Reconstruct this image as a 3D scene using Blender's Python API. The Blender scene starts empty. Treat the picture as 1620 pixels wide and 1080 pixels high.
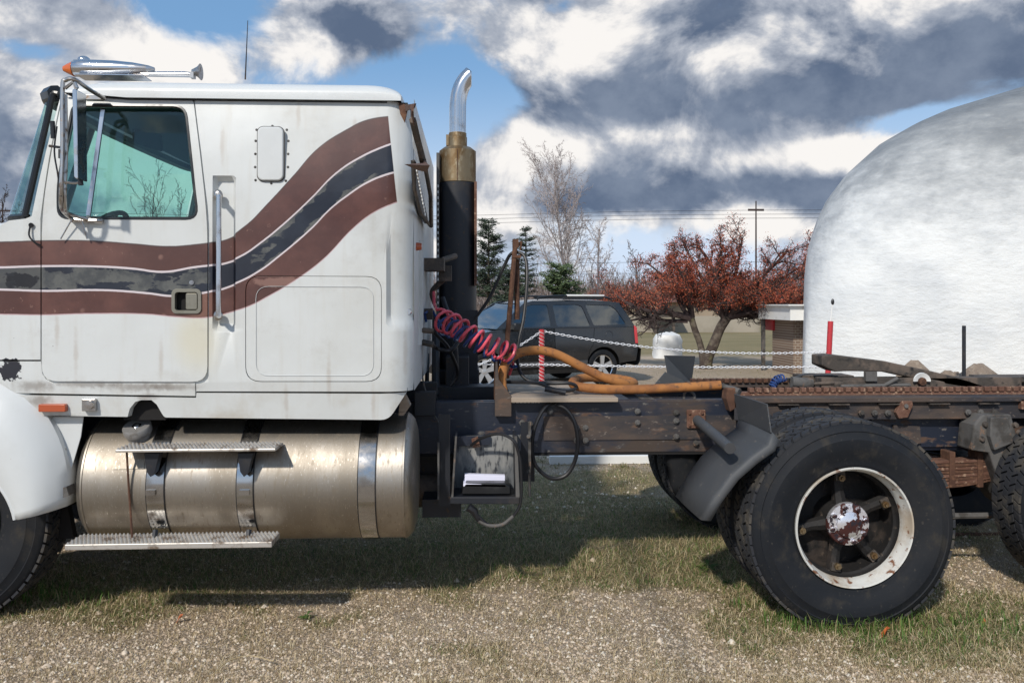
import bpy, bmesh, math, random
import numpy as np
from mathutils import Vector, Matrix
from mathutils.geometry import tessellate_polygon
R = math.radians
random.seed(7)
sc = bpy.context.scene
C = sc.collection

# ------------------------------------------------------------------ camera
F = 1300.0; TH = R(2.8); CT, ST = math.cos(TH), math.sin(TH); DC = 4.011; H = 1.62; YH = 480.0
cam_d = bpy.data.cameras.new('camera'); cam = bpy.data.objects.new('camera', cam_d); C.objects.link(cam)
cam.location = (0, -DC, H); cam.rotation_euler = (R(90), 0, -TH)
cam_d.sensor_width = 36; cam_d.lens = 36*F/1620; cam_d.shift_y = -60/1620
cam_d.clip_start = .05; cam_d.clip_end = 3000
sc.camera = cam
sc.render.engine = 'CYCLES'
sc.render.resolution_x, sc.render.resolution_y = 1024, 682
sc.view_settings.view_transform = 'Standard'; sc.view_settings.look = 'None'
sc.view_settings.gamma = 1; sc.view_settings.exposure = 0.0
SUN = Vector((.50, 1, -.88)).normalized()          # direction the light travels

def W(px, py, Y):
    """a point of the photograph to the point of the place lying at distance Y behind the truck's near side"""
    k = (px-810)/F; D = Y+DC
    X = D*(k*CT+ST)/(CT-k*ST); dep = D*CT+X*ST
    return Vector((X, Y, H-(py-YH)*dep/F))
def WD(px, py, dep):
    r = (px-810)/F*dep
    return Vector((r*CT+dep*ST, dep*CT-r*ST-DC, H-(py-YH)*dep/F))

# ------------------------------------------------------------------ node expressions
class E:
    def __init__(s, nt, o): s.nt, s.o = nt, o
    def _m(s, op, *a, clamp=False):
        n = s.nt.nodes.new('ShaderNodeMath'); n.operation = op; n.use_clamp = clamp
        for i, v in enumerate((s,)+a):
            if isinstance(v, E): s.nt.links.new(v.o, n.inputs[i])
            else: n.inputs[i].default_value = v
        return E(s.nt, n.outputs[0])
    def __add__(s, b): return s._m('ADD', b)
    __radd__ = __add__
    def __sub__(s, b): return s._m('SUBTRACT', b)
    def __rsub__(s, b): return (s*-1)+b
    def __mul__(s, b): return s._m('MULTIPLY', b)
    __rmul__ = __mul__
    def __truediv__(s, b): return s._m('DIVIDE', b)
    def pw(s, b): return s._m('POWER', b)
    def mx(s, b): return s._m('MAXIMUM', b)
    def mn(s, b): return s._m('MINIMUM', b)
    def ab(s): return s._m('ABSOLUTE')
    def sat(s): return s._m('ADD', 0.0, clamp=True)
    def st(s, a, b, lo=0., hi=1.):
        n = s.nt.nodes.new('ShaderNodeMapRange'); n.interpolation_type = 'SMOOTHSTEP'
        s.nt.links.new(s.o, n.inputs[0])
        for i, v in zip((1, 2, 3, 4), (a, b, lo, hi)): n.inputs[i].default_value = v
        return E(s.nt, n.outputs[0])
def comb(nt, x, y, z):
    n = nt.nodes.new('ShaderNodeCombineXYZ')
    for i, v in enumerate((x, y, z)):
        if isinstance(v, E): nt.links.new(v.o, n.inputs[i])
        else: n.inputs[i].default_value = v
    return E(nt, n.outputs[0])
def sep(nt, v):
    n = nt.nodes.new('ShaderNodeSeparateXYZ'); nt.links.new(v.o, n.inputs[0])
    return [E(nt, o) for o in n.outputs]
def noise(nt, vec, scale, detail=4, rough=.55, dist=0., lac=2.):
    n = nt.nodes.new('ShaderNodeTexNoise'); nt.links.new(vec.o, n.inputs['Vector'])
    n.inputs['Scale'].default_value = scale; n.inputs['Detail'].default_value = detail
    n.inputs['Roughness'].default_value = rough; n.inputs['Distortion'].default_value = dist; n.inputs['Lacunarity'].default_value = lac
    return E(nt, n.outputs[0])
def voro(nt, vec, scale, feature='F1', out='Distance'):
    n = nt.nodes.new('ShaderNodeTexVoronoi'); n.feature = feature
    nt.links.new(vec.o, n.inputs['Vector']); n.inputs['Scale'].default_value = scale
    return E(nt, n.outputs[out])
def mixc(nt, f, a, b):
    n = nt.nodes.new('ShaderNodeMix'); n.data_type = 'RGBA'
    if isinstance(f, E): nt.links.new(f.o, n.inputs[0])
    else: n.inputs[0].default_value = f
    for i, v in ((6, a), (7, b)):
        if isinstance(v, E): nt.links.new(v.o, n.inputs[i])
        else: n.inputs[i].default_value = (*v[:3], 1)
    return E(nt, n.outputs[2])
def scalev(nt, v, s):
    n = nt.nodes.new('ShaderNodeVectorMath'); n.operation = 'MULTIPLY'
    nt.links.new(v.o, n.inputs[0]); n.inputs[1].default_value = s
    return E(nt, n.outputs[0])

# ------------------------------------------------------------------ world: Nishita sky under broken clouds
world = bpy.data.worlds.new('World'); sc.world = world; world.use_nodes = True
nt = world.node_tree; nt.nodes.clear()
tc = nt.nodes.new('ShaderNodeTexCoord'); D = E(nt, tc.outputs['Generated'])
dx, dy, dz = sep(nt, D)
sky = nt.nodes.new('ShaderNodeTexSky'); sky.sky_type = 'NISHITA'; sky.sun_disc = False
el = math.asin(-SUN.z); sky.sun_elevation = el; sky.sun_rotation = math.atan2(-SUN.x, -SUN.y)
sky.air_density = 1.0; sky.dust_density = .4; sky.ozone_density = 2.0
az = dx._m('ARCTAN2', dy); ev = dz._m('ARCSINE')
zz = dz.mx(0.0)+.16
P = comb(nt, dx/zz, dy/zz, 0.0)
Dw = scalev(nt, D, (1, 1, 1.25))
def blob(px, py, rx, ry, w):
    a = math.atan((px-810)/F)+TH; e = math.atan((YH-py)/F*math.cos(a-TH))
    u = (az-a)/(rx/F); v = (ev-e)/(ry/F)
    return ((u*u+v*v)*-1.0)._m('EXPONENT')*w
def gsum(lst):
    tot = None
    for q in lst:
        g = blob(*q); tot = g if tot is None else tot+g
    return tot
def dens(off):
    a = nt.nodes.new('ShaderNodeVectorMath'); a.operation = 'ADD'; nt.links.new(Dw.o, a.inputs[0]); a.inputs[1].default_value = off
    v = E(nt, a.outputs[0])
    return noise(nt, v, 6.4, 11, .575, .3)*.80+noise(nt, P, .6, 4, .5, .3)*.20
n0 = dens((0, 0, 0)); n1 = dens((-.030, -.01, .05))
cov = gsum([(140, 45, 200, 60, .16), (210, 260, 130, 90, .2), (20, 230, 120, 170, .30), (520, 45, 150, 50, .16), (1250, 90, 460, 120, .34), (980, 250, 260, 70, .22),
            (700, 140, 110, 80, -.32), (600, 215, 90, 60, -.14), (840, 40, 60, 30, .12), (1440, 190, 60, 18, -.22), (40, 75, 70, 22, -.22), (330, 15, 80, 35, -.2),
            (870, 20, 40, 14, -.14), (1150, 310, 240, 50, .2), (790, 300, 60, 60, .12), (300, 110, 90, 25, .12)])
cv = n0+cov
cloud = cv.st(.47, .60)
darkb = gsum([(1330, 145, 330, 46, 1.05), (1010, 158, 170, 36, .42), (1180, 316, 190, 26, .6), (950, 318, 150, 22, .35), (20, 300, 110, 60, .75), (30, 160, 60, 30, .3), (1100, 300, 230, 26, .45), (1480, 120, 200, 60, .3),
              (560, 45, 100, 45, .5), (1080, 225, 120, 30, .35), (1560, 60, 120, 60, .2), (440, 20, 120, 20, .3),
              (1330, 240, 90, 26, -.6), (1000, 372, 330, 30, -.5), (880, 110, 90, 60, -.35), (210, 255, 110, 70, -.6), (1000, 215, 60, 16, -.5), (1180, 250, 120, 22, -.5), (1380, 225, 60, 30, -.4), (960, 80, 90, 40, -.5), (1150, 20, 200, 40, -.25), (150, 80, 220, 60, -.62), (40, 150, 90, 40, -.4), (880, 250, 110, 60, -.25), (1010, 350, 150, 16, -.45), (1100, 215, 60, 16, -.3), (500, 90, 70, 25, -.35), (1290, 350, 70, 22, -.4)])
lit = (n0-n1)*6.5
dk = (darkb*.78+.50+(n0-.5)*1.3+(noise(nt, Dw, 13, 6, .6)-.5)*.40-lit*.80).sat()
c1 = mixc(nt, dk.st(.0, .55), (6.6, 6.4, 6.2), (3.1, 3.35, 3.85))
c2 = mixc(nt, dk.st(.35, 1.0), c1, mixc(nt, noise(nt, Dw, 7, 7, .6).st(.35, .65), (.75, 1.05, 1.65), (1.5, 1.85, 2.5)))
skyc = mixc(nt, .65, E(nt, sky.outputs[0]), (1.15, 2.5, 4.4))
hz = ev.st(.02, .30)
skyc = mixc(nt, hz, (4.6, 5.4, 6.6), skyc)
fin = mixc(nt, cloud, skyc, c2)
bg = nt.nodes.new('ShaderNodeBackground'); bg.inputs[1].default_value = .145
nt.links.new(fin.o, bg.inputs[0])
wo = nt.nodes.new('ShaderNodeOutputWorld'); nt.links.new(bg.outputs[0], wo.inputs[0])

sl = bpy.data.lights.new('sun', 'SUN'); sl.energy = 3.3; sl.angle = R(2.5); sl.color = (1, .94, .85)
so = bpy.data.objects.new('sun', sl); C.objects.link(so); so.location = (-10, -15, 12)
so.rotation_euler = SUN.to_track_quat('-Z', 'Y').to_euler()

# ------------------------------------------------------------------ materials
def newmat(name):
    m = bpy.data.materials.new(name); m.use_nodes = True; nt = m.node_tree
    b = nt.nodes['Principled BSDF']; return m, nt, b
def pos(nt):
    g = nt.nodes.new('ShaderNodeNewGeometry'); return E(nt, g.outputs['Position'])
def setin(nt, b, key, v):
    if isinstance(v, E): nt.links.new(v.o, b.inputs[key])
    elif isinstance(v, (tuple, list)): b.inputs[key].default_value = (*v[:3], 1)
    else: b.inputs[key].default_value = v
def bumpn(nt, b, h, strength, dist):
    n = nt.nodes.new('ShaderNodeBump'); n.inputs['Strength'].default_value = strength; n.inputs['Distance'].default_value = dist
    nt.links.new(h.o, n.inputs['Height']); nt.links.new(n.outputs[0], b.inputs['Normal'])
def M(name, col, rough=.5, metal=0., layers=(), bump=None, coat=0., stretch=(1, 1, 1), objc=False):
    """layers: (scale, lo, hi, colour, rough or None)"""
    m, nt, b = newmat(name)
    if objc:
        t = nt.nodes.new('ShaderNodeTexCoord'); p = E(nt, t.outputs['Object'])
    else: p = pos(nt)
    ps = scalev(nt, p, stretch)
    c = col; r = rough; mt = metal
    for i, (s, lo, hi, lc, lr) in enumerate(layers):
        f = noise(nt, scalev(nt, ps, (1, 1, 1)) if i == 0 else scalev(nt, ps, (1.0+.13*i, 1.0-.07*i, 1.0)), s, 6, .6).st(lo, hi)
        c = mixc(nt, f, c, lc)
        if lr is not None:
            fr = f*(lr)+(1-f)*(r if isinstance(r, (int, float)) else 1.0) if isinstance(r, (int, float)) else f*lr+(1-f)*r
            r = fr
    setin(nt, b, 'Base Color', c); setin(nt, b, 'Roughness', r); setin(nt, b, 'Metallic', mt)
    if coat: b.inputs['Coat Weight'].default_value = coat; b.inputs['Coat Roughness'].default_value = .15
    if bump: bumpn(nt, b, noise(nt, ps, bump[0], 5, .6), bump[1], bump[2])
    return m
BROWN = (.135, .043, .036); NAVY = (.008, .012, .026); RUST = (.105, .050, .030)
mats = {}
mats['chrome'] = M('chrome', (.62, .63, .65), .16, 1., [(9, .5, .75, (.34, .30, .27), .4)])
mats['old_chrome'] = M('pitted_chrome', (.50, .48, .46), .28, 1., [(30, .50, .7, (.22, .16, .12), .6)])
mats['alu'] = M('brushed_aluminium', (.41, .375, .33), .44, 1., [(3.0, .38, .64, (.30, .265, .22), .55), (34, .52, .72, (.30, .26, .21), .6), (90, .60, .72, (.62, .58, .52), .35)], (60, .12, .003), stretch=(1.5, 1, .45))
mats['alu_step'] = M('step_aluminium', (.52, .49, .45), .4, .45, [(14, .5, .68, (.20, .15, .11), .7)])
mats['strap'] = M('tank_strap_steel', (.50, .50, .50), .14, 1., [(5, .48, .7, (.26, .23, .20), .35)])
mats['rubber'] = M('tyre_rubber', (.009, .011, .015), .72, 0, [(3, .4, .7, (.019, .020, .023), .8), (9, .52, .75, (.040, .036, .031), .9), (40, .6, .75, (.055, .05, .045), .9)], (90, .3, .002), objc=True)
mats['rubber'].node_tree.nodes['Principled BSDF'].inputs['Specular IOR Level'].default_value = .3
mats['tread'] = M('tyre_tread', (.022, .024, .030), .85, 0, [(9, .45, .7, (.085, .075, .062), .95)], (70, .4, .003), objc=True)
mats['black'] = M('black_metal', (.012, .014, .020), .5, .0, [(6, .5, .75, (.035, .03, .027), .75), (22, .6, .72, (.075, .05, .035), .9)], (50, .2, .002))
mats['blackgloss'] = M('black_trim', (.01, .011, .013), .3, 0, [(8, .5, .8, (.03, .03, .03), .6)])
mats['near_black'] = M('matte_near_black', (.010, .009, .009), .9, 0)  # plain near-black for recess backs, engine, splash shield and car interior
mats['rust'] = M('rusted_steel', RUST, .9, 0, [(7, .42, .6, (.075, .035, .022), .9), (30, .5, .66, (.17, .085, .048), .95)], (60, .5, .004))
mats['rust_pale'] = M('pale_rust', (.165, .085, .058), .9, 0, [(12, .42, .6, (.12, .055, .035), .9), (40, .55, .66, (.34, .22, .15), .95)], (60, .5, .004))
mats['rail'] = M('frame_paint', (.016, .021, .036), .42, 0, [(3.4, .53, .66, (.060, .043, .034), .8), (12, .58, .68, (.105, .062, .043), .9), (28, .60, .70, (.13, .12, .11), .9)], (45, .35, .003), stretch=(.5, 1, 1.3))
mats['rail_rust'] = M('frame_rusty', (.085, .062, .050), .85, 0, [(3, .43, .6, (.032, .030, .034), .7), (14, .56, .70, (.14, .088, .062), .95), (40, .6, .7, (.17, .14, .12), .9)], (45, .4, .003), stretch=(.5, 1, 1.5))
mats['greasy'] = M('greasy_cast_iron', (.060, .050, .042), .75, 0, [(8, .45, .62, (.13, .10, .08), .9), (20, .55, .7, (.02, .018, .016), .4)], (40, .6, .006))
mats['greycast'] = M('grey_cast_hanger', (.11, .105, .10), .8, 0, [(8, .45, .62, (.055, .05, .045), .9), (20, .58, .7, (.2, .13, .09), .9)], (40, .5, .005))
mats['plastic'] = M('grey_mudguard_plastic', (.060, .064, .070), .62, 0, [(5, .45, .7, (.07, .072, .075), .7), (26, .62, .72, (.13, .12, .11), .8)], (50, .15, .002))
mats['wood'] = M('weathered_board', (.36, .29, .225), .85, 0, [(6, .45, .62, (.27, .21, .16), .9), (24, .6, .7, (.13, .10, .08), .9)], (30, .3, .003), stretch=(.25, 2, 2))
mats['hose_tan'] = M('tan_sleeve', (.38, .155, .042), .8, 0, [(7, .42, .62, (.25, .10, .035), .85), (26, .55, .68, (.15, .075, .04), .9)], (70, .4, .003))
mats['red_hose'] = M('red_air_hose', (.74, .10, .14), .35, 0, [(14, .48, .66, (.40, .05, .06), .6), (40, .6, .7, (.12, .05, .05), .8)])
mats['blue_hose'] = M('blue_air_hose', (.03, .07, .23), .35, 0, [(20, .5, .7, (.02, .04, .12), .5)])
mats['cable'] = M('black_cable', (.012, .012, .014), .45, 0)
mats['brass'] = M('heat_tinted_steel', (.27, .205, .125), .45, .8, [(9, .42, .62, (.18, .11, .05), .6), (26, .55, .7, (.40, .33, .22), .4)], (40, .1, .002), stretch=(1, 1, .5))
mats['handle'] = M('dull_door_handle', (.27, .255, .21), .38, .6, [(14, .5, .7, (.17, .16, .13), .5)])
mats['capgrey'] = M('grey_fuel_cap', (.27, .26, .25), .5, .3, [(20, .55, .7, (.18, .165, .15), .7)])
mats['amber'] = M('amber_lens', (.62, .13, .015), .2, 0, coat=.6)
mats['orange_lens'] = M('faded_orange_lens', (.42, .085, .03), .35, 0, coat=.3)
mats['redpaint'] = M('red_post_paint', (.50, .035, .045), .5, 0, [(20, .5, .7, (.36, .03, .035), .6)])
mats['whiteplain'] = M('plain_white', (.78, .78, .76), .5, 0, [(4, .5, .8, (.62, .61, .58), .6)])
mats['chain'] = M('white_plastic_chain', (.72, .73, .76), .4, 0)
mats['seat'] = M('dark_upholstery', (.030, .035, .037), .8, 0)
mats['liner'] = M('dark_cab_lining', (.026, .033, .034), .85, 0)
mats['rimwhite'] = M('worn_white_rim', (.62, .615, .58), .5, 0, [(5, .46, .66, (.42, .35, .27), .7), (15, .57, .64, (.19, .085, .045), .9), (45, .63, .72, (.22, .12, .07), .9)], (60, .2, .002), objc=True)
mats['hubdark'] = M('greasy_hub', (.010, .009, .009), .7, 0, [(7, .50, .68, (.045, .034, .028), .8), (26, .60, .72, (.10, .075, .055), .85)], (40, .5, .005), objc=True)
mats['hubcap'] = M('flaking_chrome_cap', (.85, .84, .88), .25, .75, [(11, .50, .53, (.10, .04, .035), .8), (26, .56, .60, (.05, .04, .05), .6)], (30, .4, .003), objc=True)

def glassmat(name, tint, refl=.10, rough=.0):
    m = bpy.data.materials.new(name); m.use_nodes = True; nt = m.node_tree; nt.nodes.clear()
    t = nt.nodes.new('ShaderNodeBsdfTransparent'); t.inputs[0].default_value = (*tint, 1)
    g = nt.nodes.new('ShaderNodeBsdfGlossy'); g.inputs['Roughness'].default_value = rough; g.inputs[0].default_value = (.9, .97, 1, 1)
    fr = nt.nodes.new('ShaderNodeLayerWeight'); fr.inputs[0].default_value = .5
    f = (E(nt, fr.outputs['Facing']).pw(5.)*.9+refl).sat()
    mx = nt.nodes.new('ShaderNodeMixShader'); nt.links.new(f.o, mx.inputs[0])
    nt.links.new(t.outputs[0], mx.inputs[1]); nt.links.new(g.outputs[0], mx.inputs[2])
    o = nt.nodes.new('ShaderNodeOutputMaterial'); nt.links.new(mx.outputs[0], o.inputs[0])
    return m
mats['glass'] = glassmat('green_tinted_glass', (.66, .86, .83), .04)
mats['carglass'] = glassmat('dark_car_glass', (.10, .13, .15), .16)
mats['carscreen'] = glassmat('car_windscreen_glass', (.45, .55, .55), .22)

# ---- cab paint with its faded stripes
T1 = [(-260, 384), (0, 383), (67, 381), (139, 381), (211, 386), (265, 390), (300, 388), (353, 379), (385, 360), (422, 324), (463, 279), (505, 232), (547, 204), (580, 188), (615, 182), (640, 180)]
T2 = [(-260, 424), (0, 423), (67, 421), (167, 422), (211, 425), (258, 430), (305, 423), (353, 416), (383, 404), (411, 385), (448, 355), (491, 315), (535, 271), (574, 246), (620, 226), (640, 220)]
T3 = [(-260, 459), (0, 458), (67, 460), (167, 459), (236, 464), (271, 468), (328, 462), (375, 447), (411, 428), (439, 407), (494, 360), (522, 331), (547, 311), (588, 285), (624, 272), (640, 268)]
T4 = [(-260, 498), (0, 497), (67, 498), (139, 496), (236, 497), (278, 501), (328, 502), (361, 494), (389, 486), (425, 468), (467, 443), (508, 413), (562, 358), (588, 338), (616, 324), (640, 315)]
YC = .05
XA, XB = W(-260, 400, YC).x, W(640, 400, YC).x; ZA, ZB = 1.45, 2.65
def fcurve(nt, x, pts):
    n = nt.nodes.new('ShaderNodeFloatCurve'); cu = n.mapping.curves[0]
    q = [((W(a, b, YC).x-XA)/(XB-XA), (W(a, b, YC).z-ZA)/(ZB-ZA)) for a, b in pts]
    cu.points[0].location = q[0]; cu.points[-1].location = q[-1]
    for p in q[1:-1]: cu.points.new(*p)
    n.mapping.update()
    nt.links.new(((x-XA)/(XB-XA)).o, n.inputs['Value'])
    return E(nt, n.outputs[0])*(ZB-ZA)+ZA
def cabpaint():
    m, nt, b = newmat('cab_paint_with_stripes')
    p = pos(nt); x, y, z = sep(nt, p)
    wob = (noise(nt, p, 40, 2)-.5)*.002
    zz = z+wob
    t1, t2, t3, t4 = [fcurve(nt, x, t) for t in (T1, T2, T3, T4)]
    def above(t, e=.0015): return (zz-t).st(-e, e)
    near = y.st(.28, .30, 1, 0)
    e0 = W(613, 182, YC); e1 = W(629, 330, YC)
    slope = (e1.x-e0.x)/(e1.z-e0.z)
    endm = (x-(z-e0.z)*slope-e0.x).st(-.002, .002, 1, 0)
    msk = near*endm
    inb = above(t4)*(1-above(t1))*msk
    dark = above(t3)*(1-above(t2))*msk
    # white paint
    big = noise(nt, p, 1.3, 5, .6)
    streak = noise(nt, scalev(nt, p, (9, 9, .7)), 2.2, 5, .6)
    white = mixc(nt, big.st(.35, .75), (.63, .65, .645), (.54, .55, .53))
    white = mixc(nt, (streak.st(.5, .8))*.35, white, (.50, .47, .41))
    low = z.st(1.05, 1.32, 1, 0)
    white = mixc(nt, low*noise(nt, p, 3.0, 6, .65).st(.45, .72)*.65, white, (.44, .40, .33))
    def spot(px, py, rx, ry, wn=.55, sc_=14, e=.12):
        c = W(px, py, YC); u = (x-c.x)/(rx/320); v = (z-c.z)/(ry/320)
        d = (u*u+v*v).pw(.5)+(noise(nt, p, sc_, 5, .6)-.5)*wn*2
        return d.st(1-e, 1+e, 1, 0)*near
    white = mixc(nt, spot(312, 535, 30, 45, .5, 5, .7)*.55, white, (.60, .55, .38))
    for q in ((210, 612, 40, 6), (270, 612, 30, 5), (140, 607, 50, 4), (60, 634, 14, 8), (90, 660, 20, 4), (232, 628, 14, 5), (55, 610, 25, 8)):
        white = mixc(nt, spot(*q, 1.2, 30, .8)*.55, white, (.15, .115, .09))
    edge = noise(nt, p, 60, 3, .7).st(.70, .76)
    white = mixc(nt, edge*z.st(1.1, 1.5, .7, .06), white, (.16, .10, .07))
    for i, (qx, qy, ql) in enumerate([(452, 634, 26), (590, 640, 18), (120, 560, 30), (255, 570, 24), (520, 600, 30), (560, 200, 14), (350, 230, 20), (90, 520, 26), (640, 560, 30), (470, 176, 20)]):
        white = mixc(nt, spot(qx, qy, 3.0, ql, 1.0, 30, .8)*.28, white, (.30, .20, .12))
    sc_ = voro(nt, scalev(nt, p, (1, 1, 1.4)), 7.0).st(.012, .030, 1, 0)*noise(nt, p, 1.7, 3).st(.5, .6)
    white = mixc(nt, sc_*.8, white, (.13, .10, .085))
    white = mixc(nt, noise(nt, p, 5, 7, .7).st(.52, .74)*.28, white, (.36, .33, .28))
    chip = spot(15, 584, 17, 14, 1.3, 22, .05)
    white = mixc(nt, chip, white, (.022, .022, .03))
    # brown bands
    nb = noise(nt, p, 5, 6, .62)
    br = mixc(nt, nb.st(.36, .70), (.078, .030, .024), (.128, .052, .040))
    br = mixc(nt, voro(nt, p, 9, 'F1').st(.05, .16, 1, 0)*noise(nt, p, 3.2, 3).st(.46, .56)*.8, br, (.25, .135, .105))
    br = mixc(nt, noise(nt, p, 34, 5, .7).st(.62, .70)*noise(nt, p, 2.3, 2).st(.44, .56)*.85, br, (.27, .155, .12))
    br = mixc(nt, spot(440, 446, 36, 7, 1.0, 18, .2)*.7, br, (.27, .15, .12))
    br = mixc(nt, spot(315, 480, 22, 26, .5, 10, .5)*.6, br, (.24, .12, .085))
    # dark band with flaked areas
    mid = ((zz-t3)/(t2-t3)-.5).ab()
    rate = x.st(W(300, 0, YC).x, W(340, 0, YC).x, 1, 0)
    fl = noise(nt, scalev(nt, p, (1, 1, 2.2)), 6.0, 7, .62)
    flake1 = (fl+(.33-mid)*.34+rate*.115-.02).st(.585, .605)*(x.st(W(325, 0, YC).x, W(335, 0, YC).x, 1, 0)+x.st(W(395, 0, YC).x, W(400, 0, YC).x)*x.st(W(432, 0, YC).x, W(452, 0, YC).x, 1, 0)).sat()
    farm = x.st(W(395, 0, YC).x, W(430, 0, YC).x)
    fringe = (fl*1.1+mid*1.25).st(1.06, 1.09)*farm*x.st(W(585, 0, YC).x, W(600, 0, YC).x, 1, 0)
    flk = (flake1+fringe).sat()
    dcol = mixc(nt, noise(nt, p, 9, 4).st(.4, .7), (.006, .009, .020), (.013, .018, .032))
    prim = mixc(nt, noise(nt, p, 14, 5, .65).st(.35, .65), (.115, .118, .112), (.055, .060, .064))
    dcol = mixc(nt, flk*.92, dcol, prim)
    left = x.st(W(60, 0, YC).x, W(67, 0, YC).x, 1, 0)
    dcol = mixc(nt, left*.8, dcol, (.065, .067, .068))
    dcol = mixc(nt, spot(32, 442, 24, 13, 1.2, 20, .06), dcol, (.006, .007, .012))
    c = mixc(nt, inb, white, br)
    c = mixc(nt, dark, c, dcol)
    def line(t, w, col, c, mlt=1.0):
        f = ((zz-t).ab()).st(w*.7, w*1.2, 1, 0)*msk*mlt
        return mixc(nt, f, c, col)
    c = line(t2, .0052, (.62, .55, .57), c); c = line(t3, .0052, (.62, .55, .57), c)
    c = line(t1, .0035, (.045, .02, .02), c, .8); c = line(t4, .0030, (.50, .33, .34), c, .8)
    setin(nt, b, 'Base Color', c)
    setin(nt, b, 'Roughness', big.st(.3, .7, .34, .50)+flk*dark*.3)
    b.inputs['Coat Weight'].default_value = .14; b.inputs['Coat Roughness'].default_value = .22
    bumpn(nt, b, noise(nt, p, 2.6, 2)*2.2+noise(nt, p, 7, 3)*.5+noise(nt, p, 120, 2)*.05-flk*dark*.05, .12, .02)
    return m
mats['cab'] = cabpaint()
mats['white'] = M('white_truck_paint', (.62, .64, .64), .42, 0, [(2, .45, .75, (.49, .495, .475), .5), (26, .68, .76, (.40, .37, .32), .7)], (7, .1, .02), coat=.2)

# ------------------------------------------------------------------ mesh helpers
ORG = {}
def tag(o, label=None, cat=None, group=None, kind=None):
    if label: o['label'] = label
    if cat: o['category'] = cat
    if group: o['group'] = group
    if kind: o['kind'] = kind
    return o
def empty(name, loc, label, cat, group=None, rz=0., local=False):
    o = bpy.data.objects.new(name, None); C.objects.link(o); o.location = loc; o.rotation_euler = (0, 0, rz)
    o.empty_display_size = .2
    ORG[o] = Vector((0, 0, 0)) if local else Vector(loc)
    return tag(o, label, cat, group)
def frames(pts, closed=False):
    n = len(pts); T = []
    for i in range(n):
        a = pts[(i-1) % n] if (closed or i > 0) else pts[0]
        b = pts[(i+1) % n] if (closed or i < n-1) else pts[-1]
        t = (b-a); T.append(t.normalized() if t.length > 1e-9 else Vector((0, 0, 1)))
    u = T[0].orthogonal().normalized(); out = []
    for t in T:
        u = (u-t*u.dot(t)); u = u.normalized() if u.length > 1e-6 else t.orthogonal().normalized()
        out.append((u, t.cross(u)))
    return out
def smooth_path(pts, k=6, closed=False):
    pts = [Vector(p) for p in pts]; n = len(pts); out = []
    rng = range(n) if closed else range(n-1)
    for i in rng:
        if closed: p0, p1, p2, p3 = pts[i-1], pts[i], pts[(i+1) % n], pts[(i+2) % n]
        else:
            p1, p2 = pts[i], pts[i+1]; p0 = pts[i-1] if i > 0 else p1*2-p2; p3 = pts[i+2] if i+2 < n else p2*2-p1
        for j in range(k):
            t = j/k
            out.append(.5*((2*p1)+(p2-p0)*t+(2*p0-5*p1+4*p2-p3)*t*t+(3*p1-p0-3*p2+p3)*t**3))
    if not closed: out.append(pts[-1])
    return out
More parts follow.
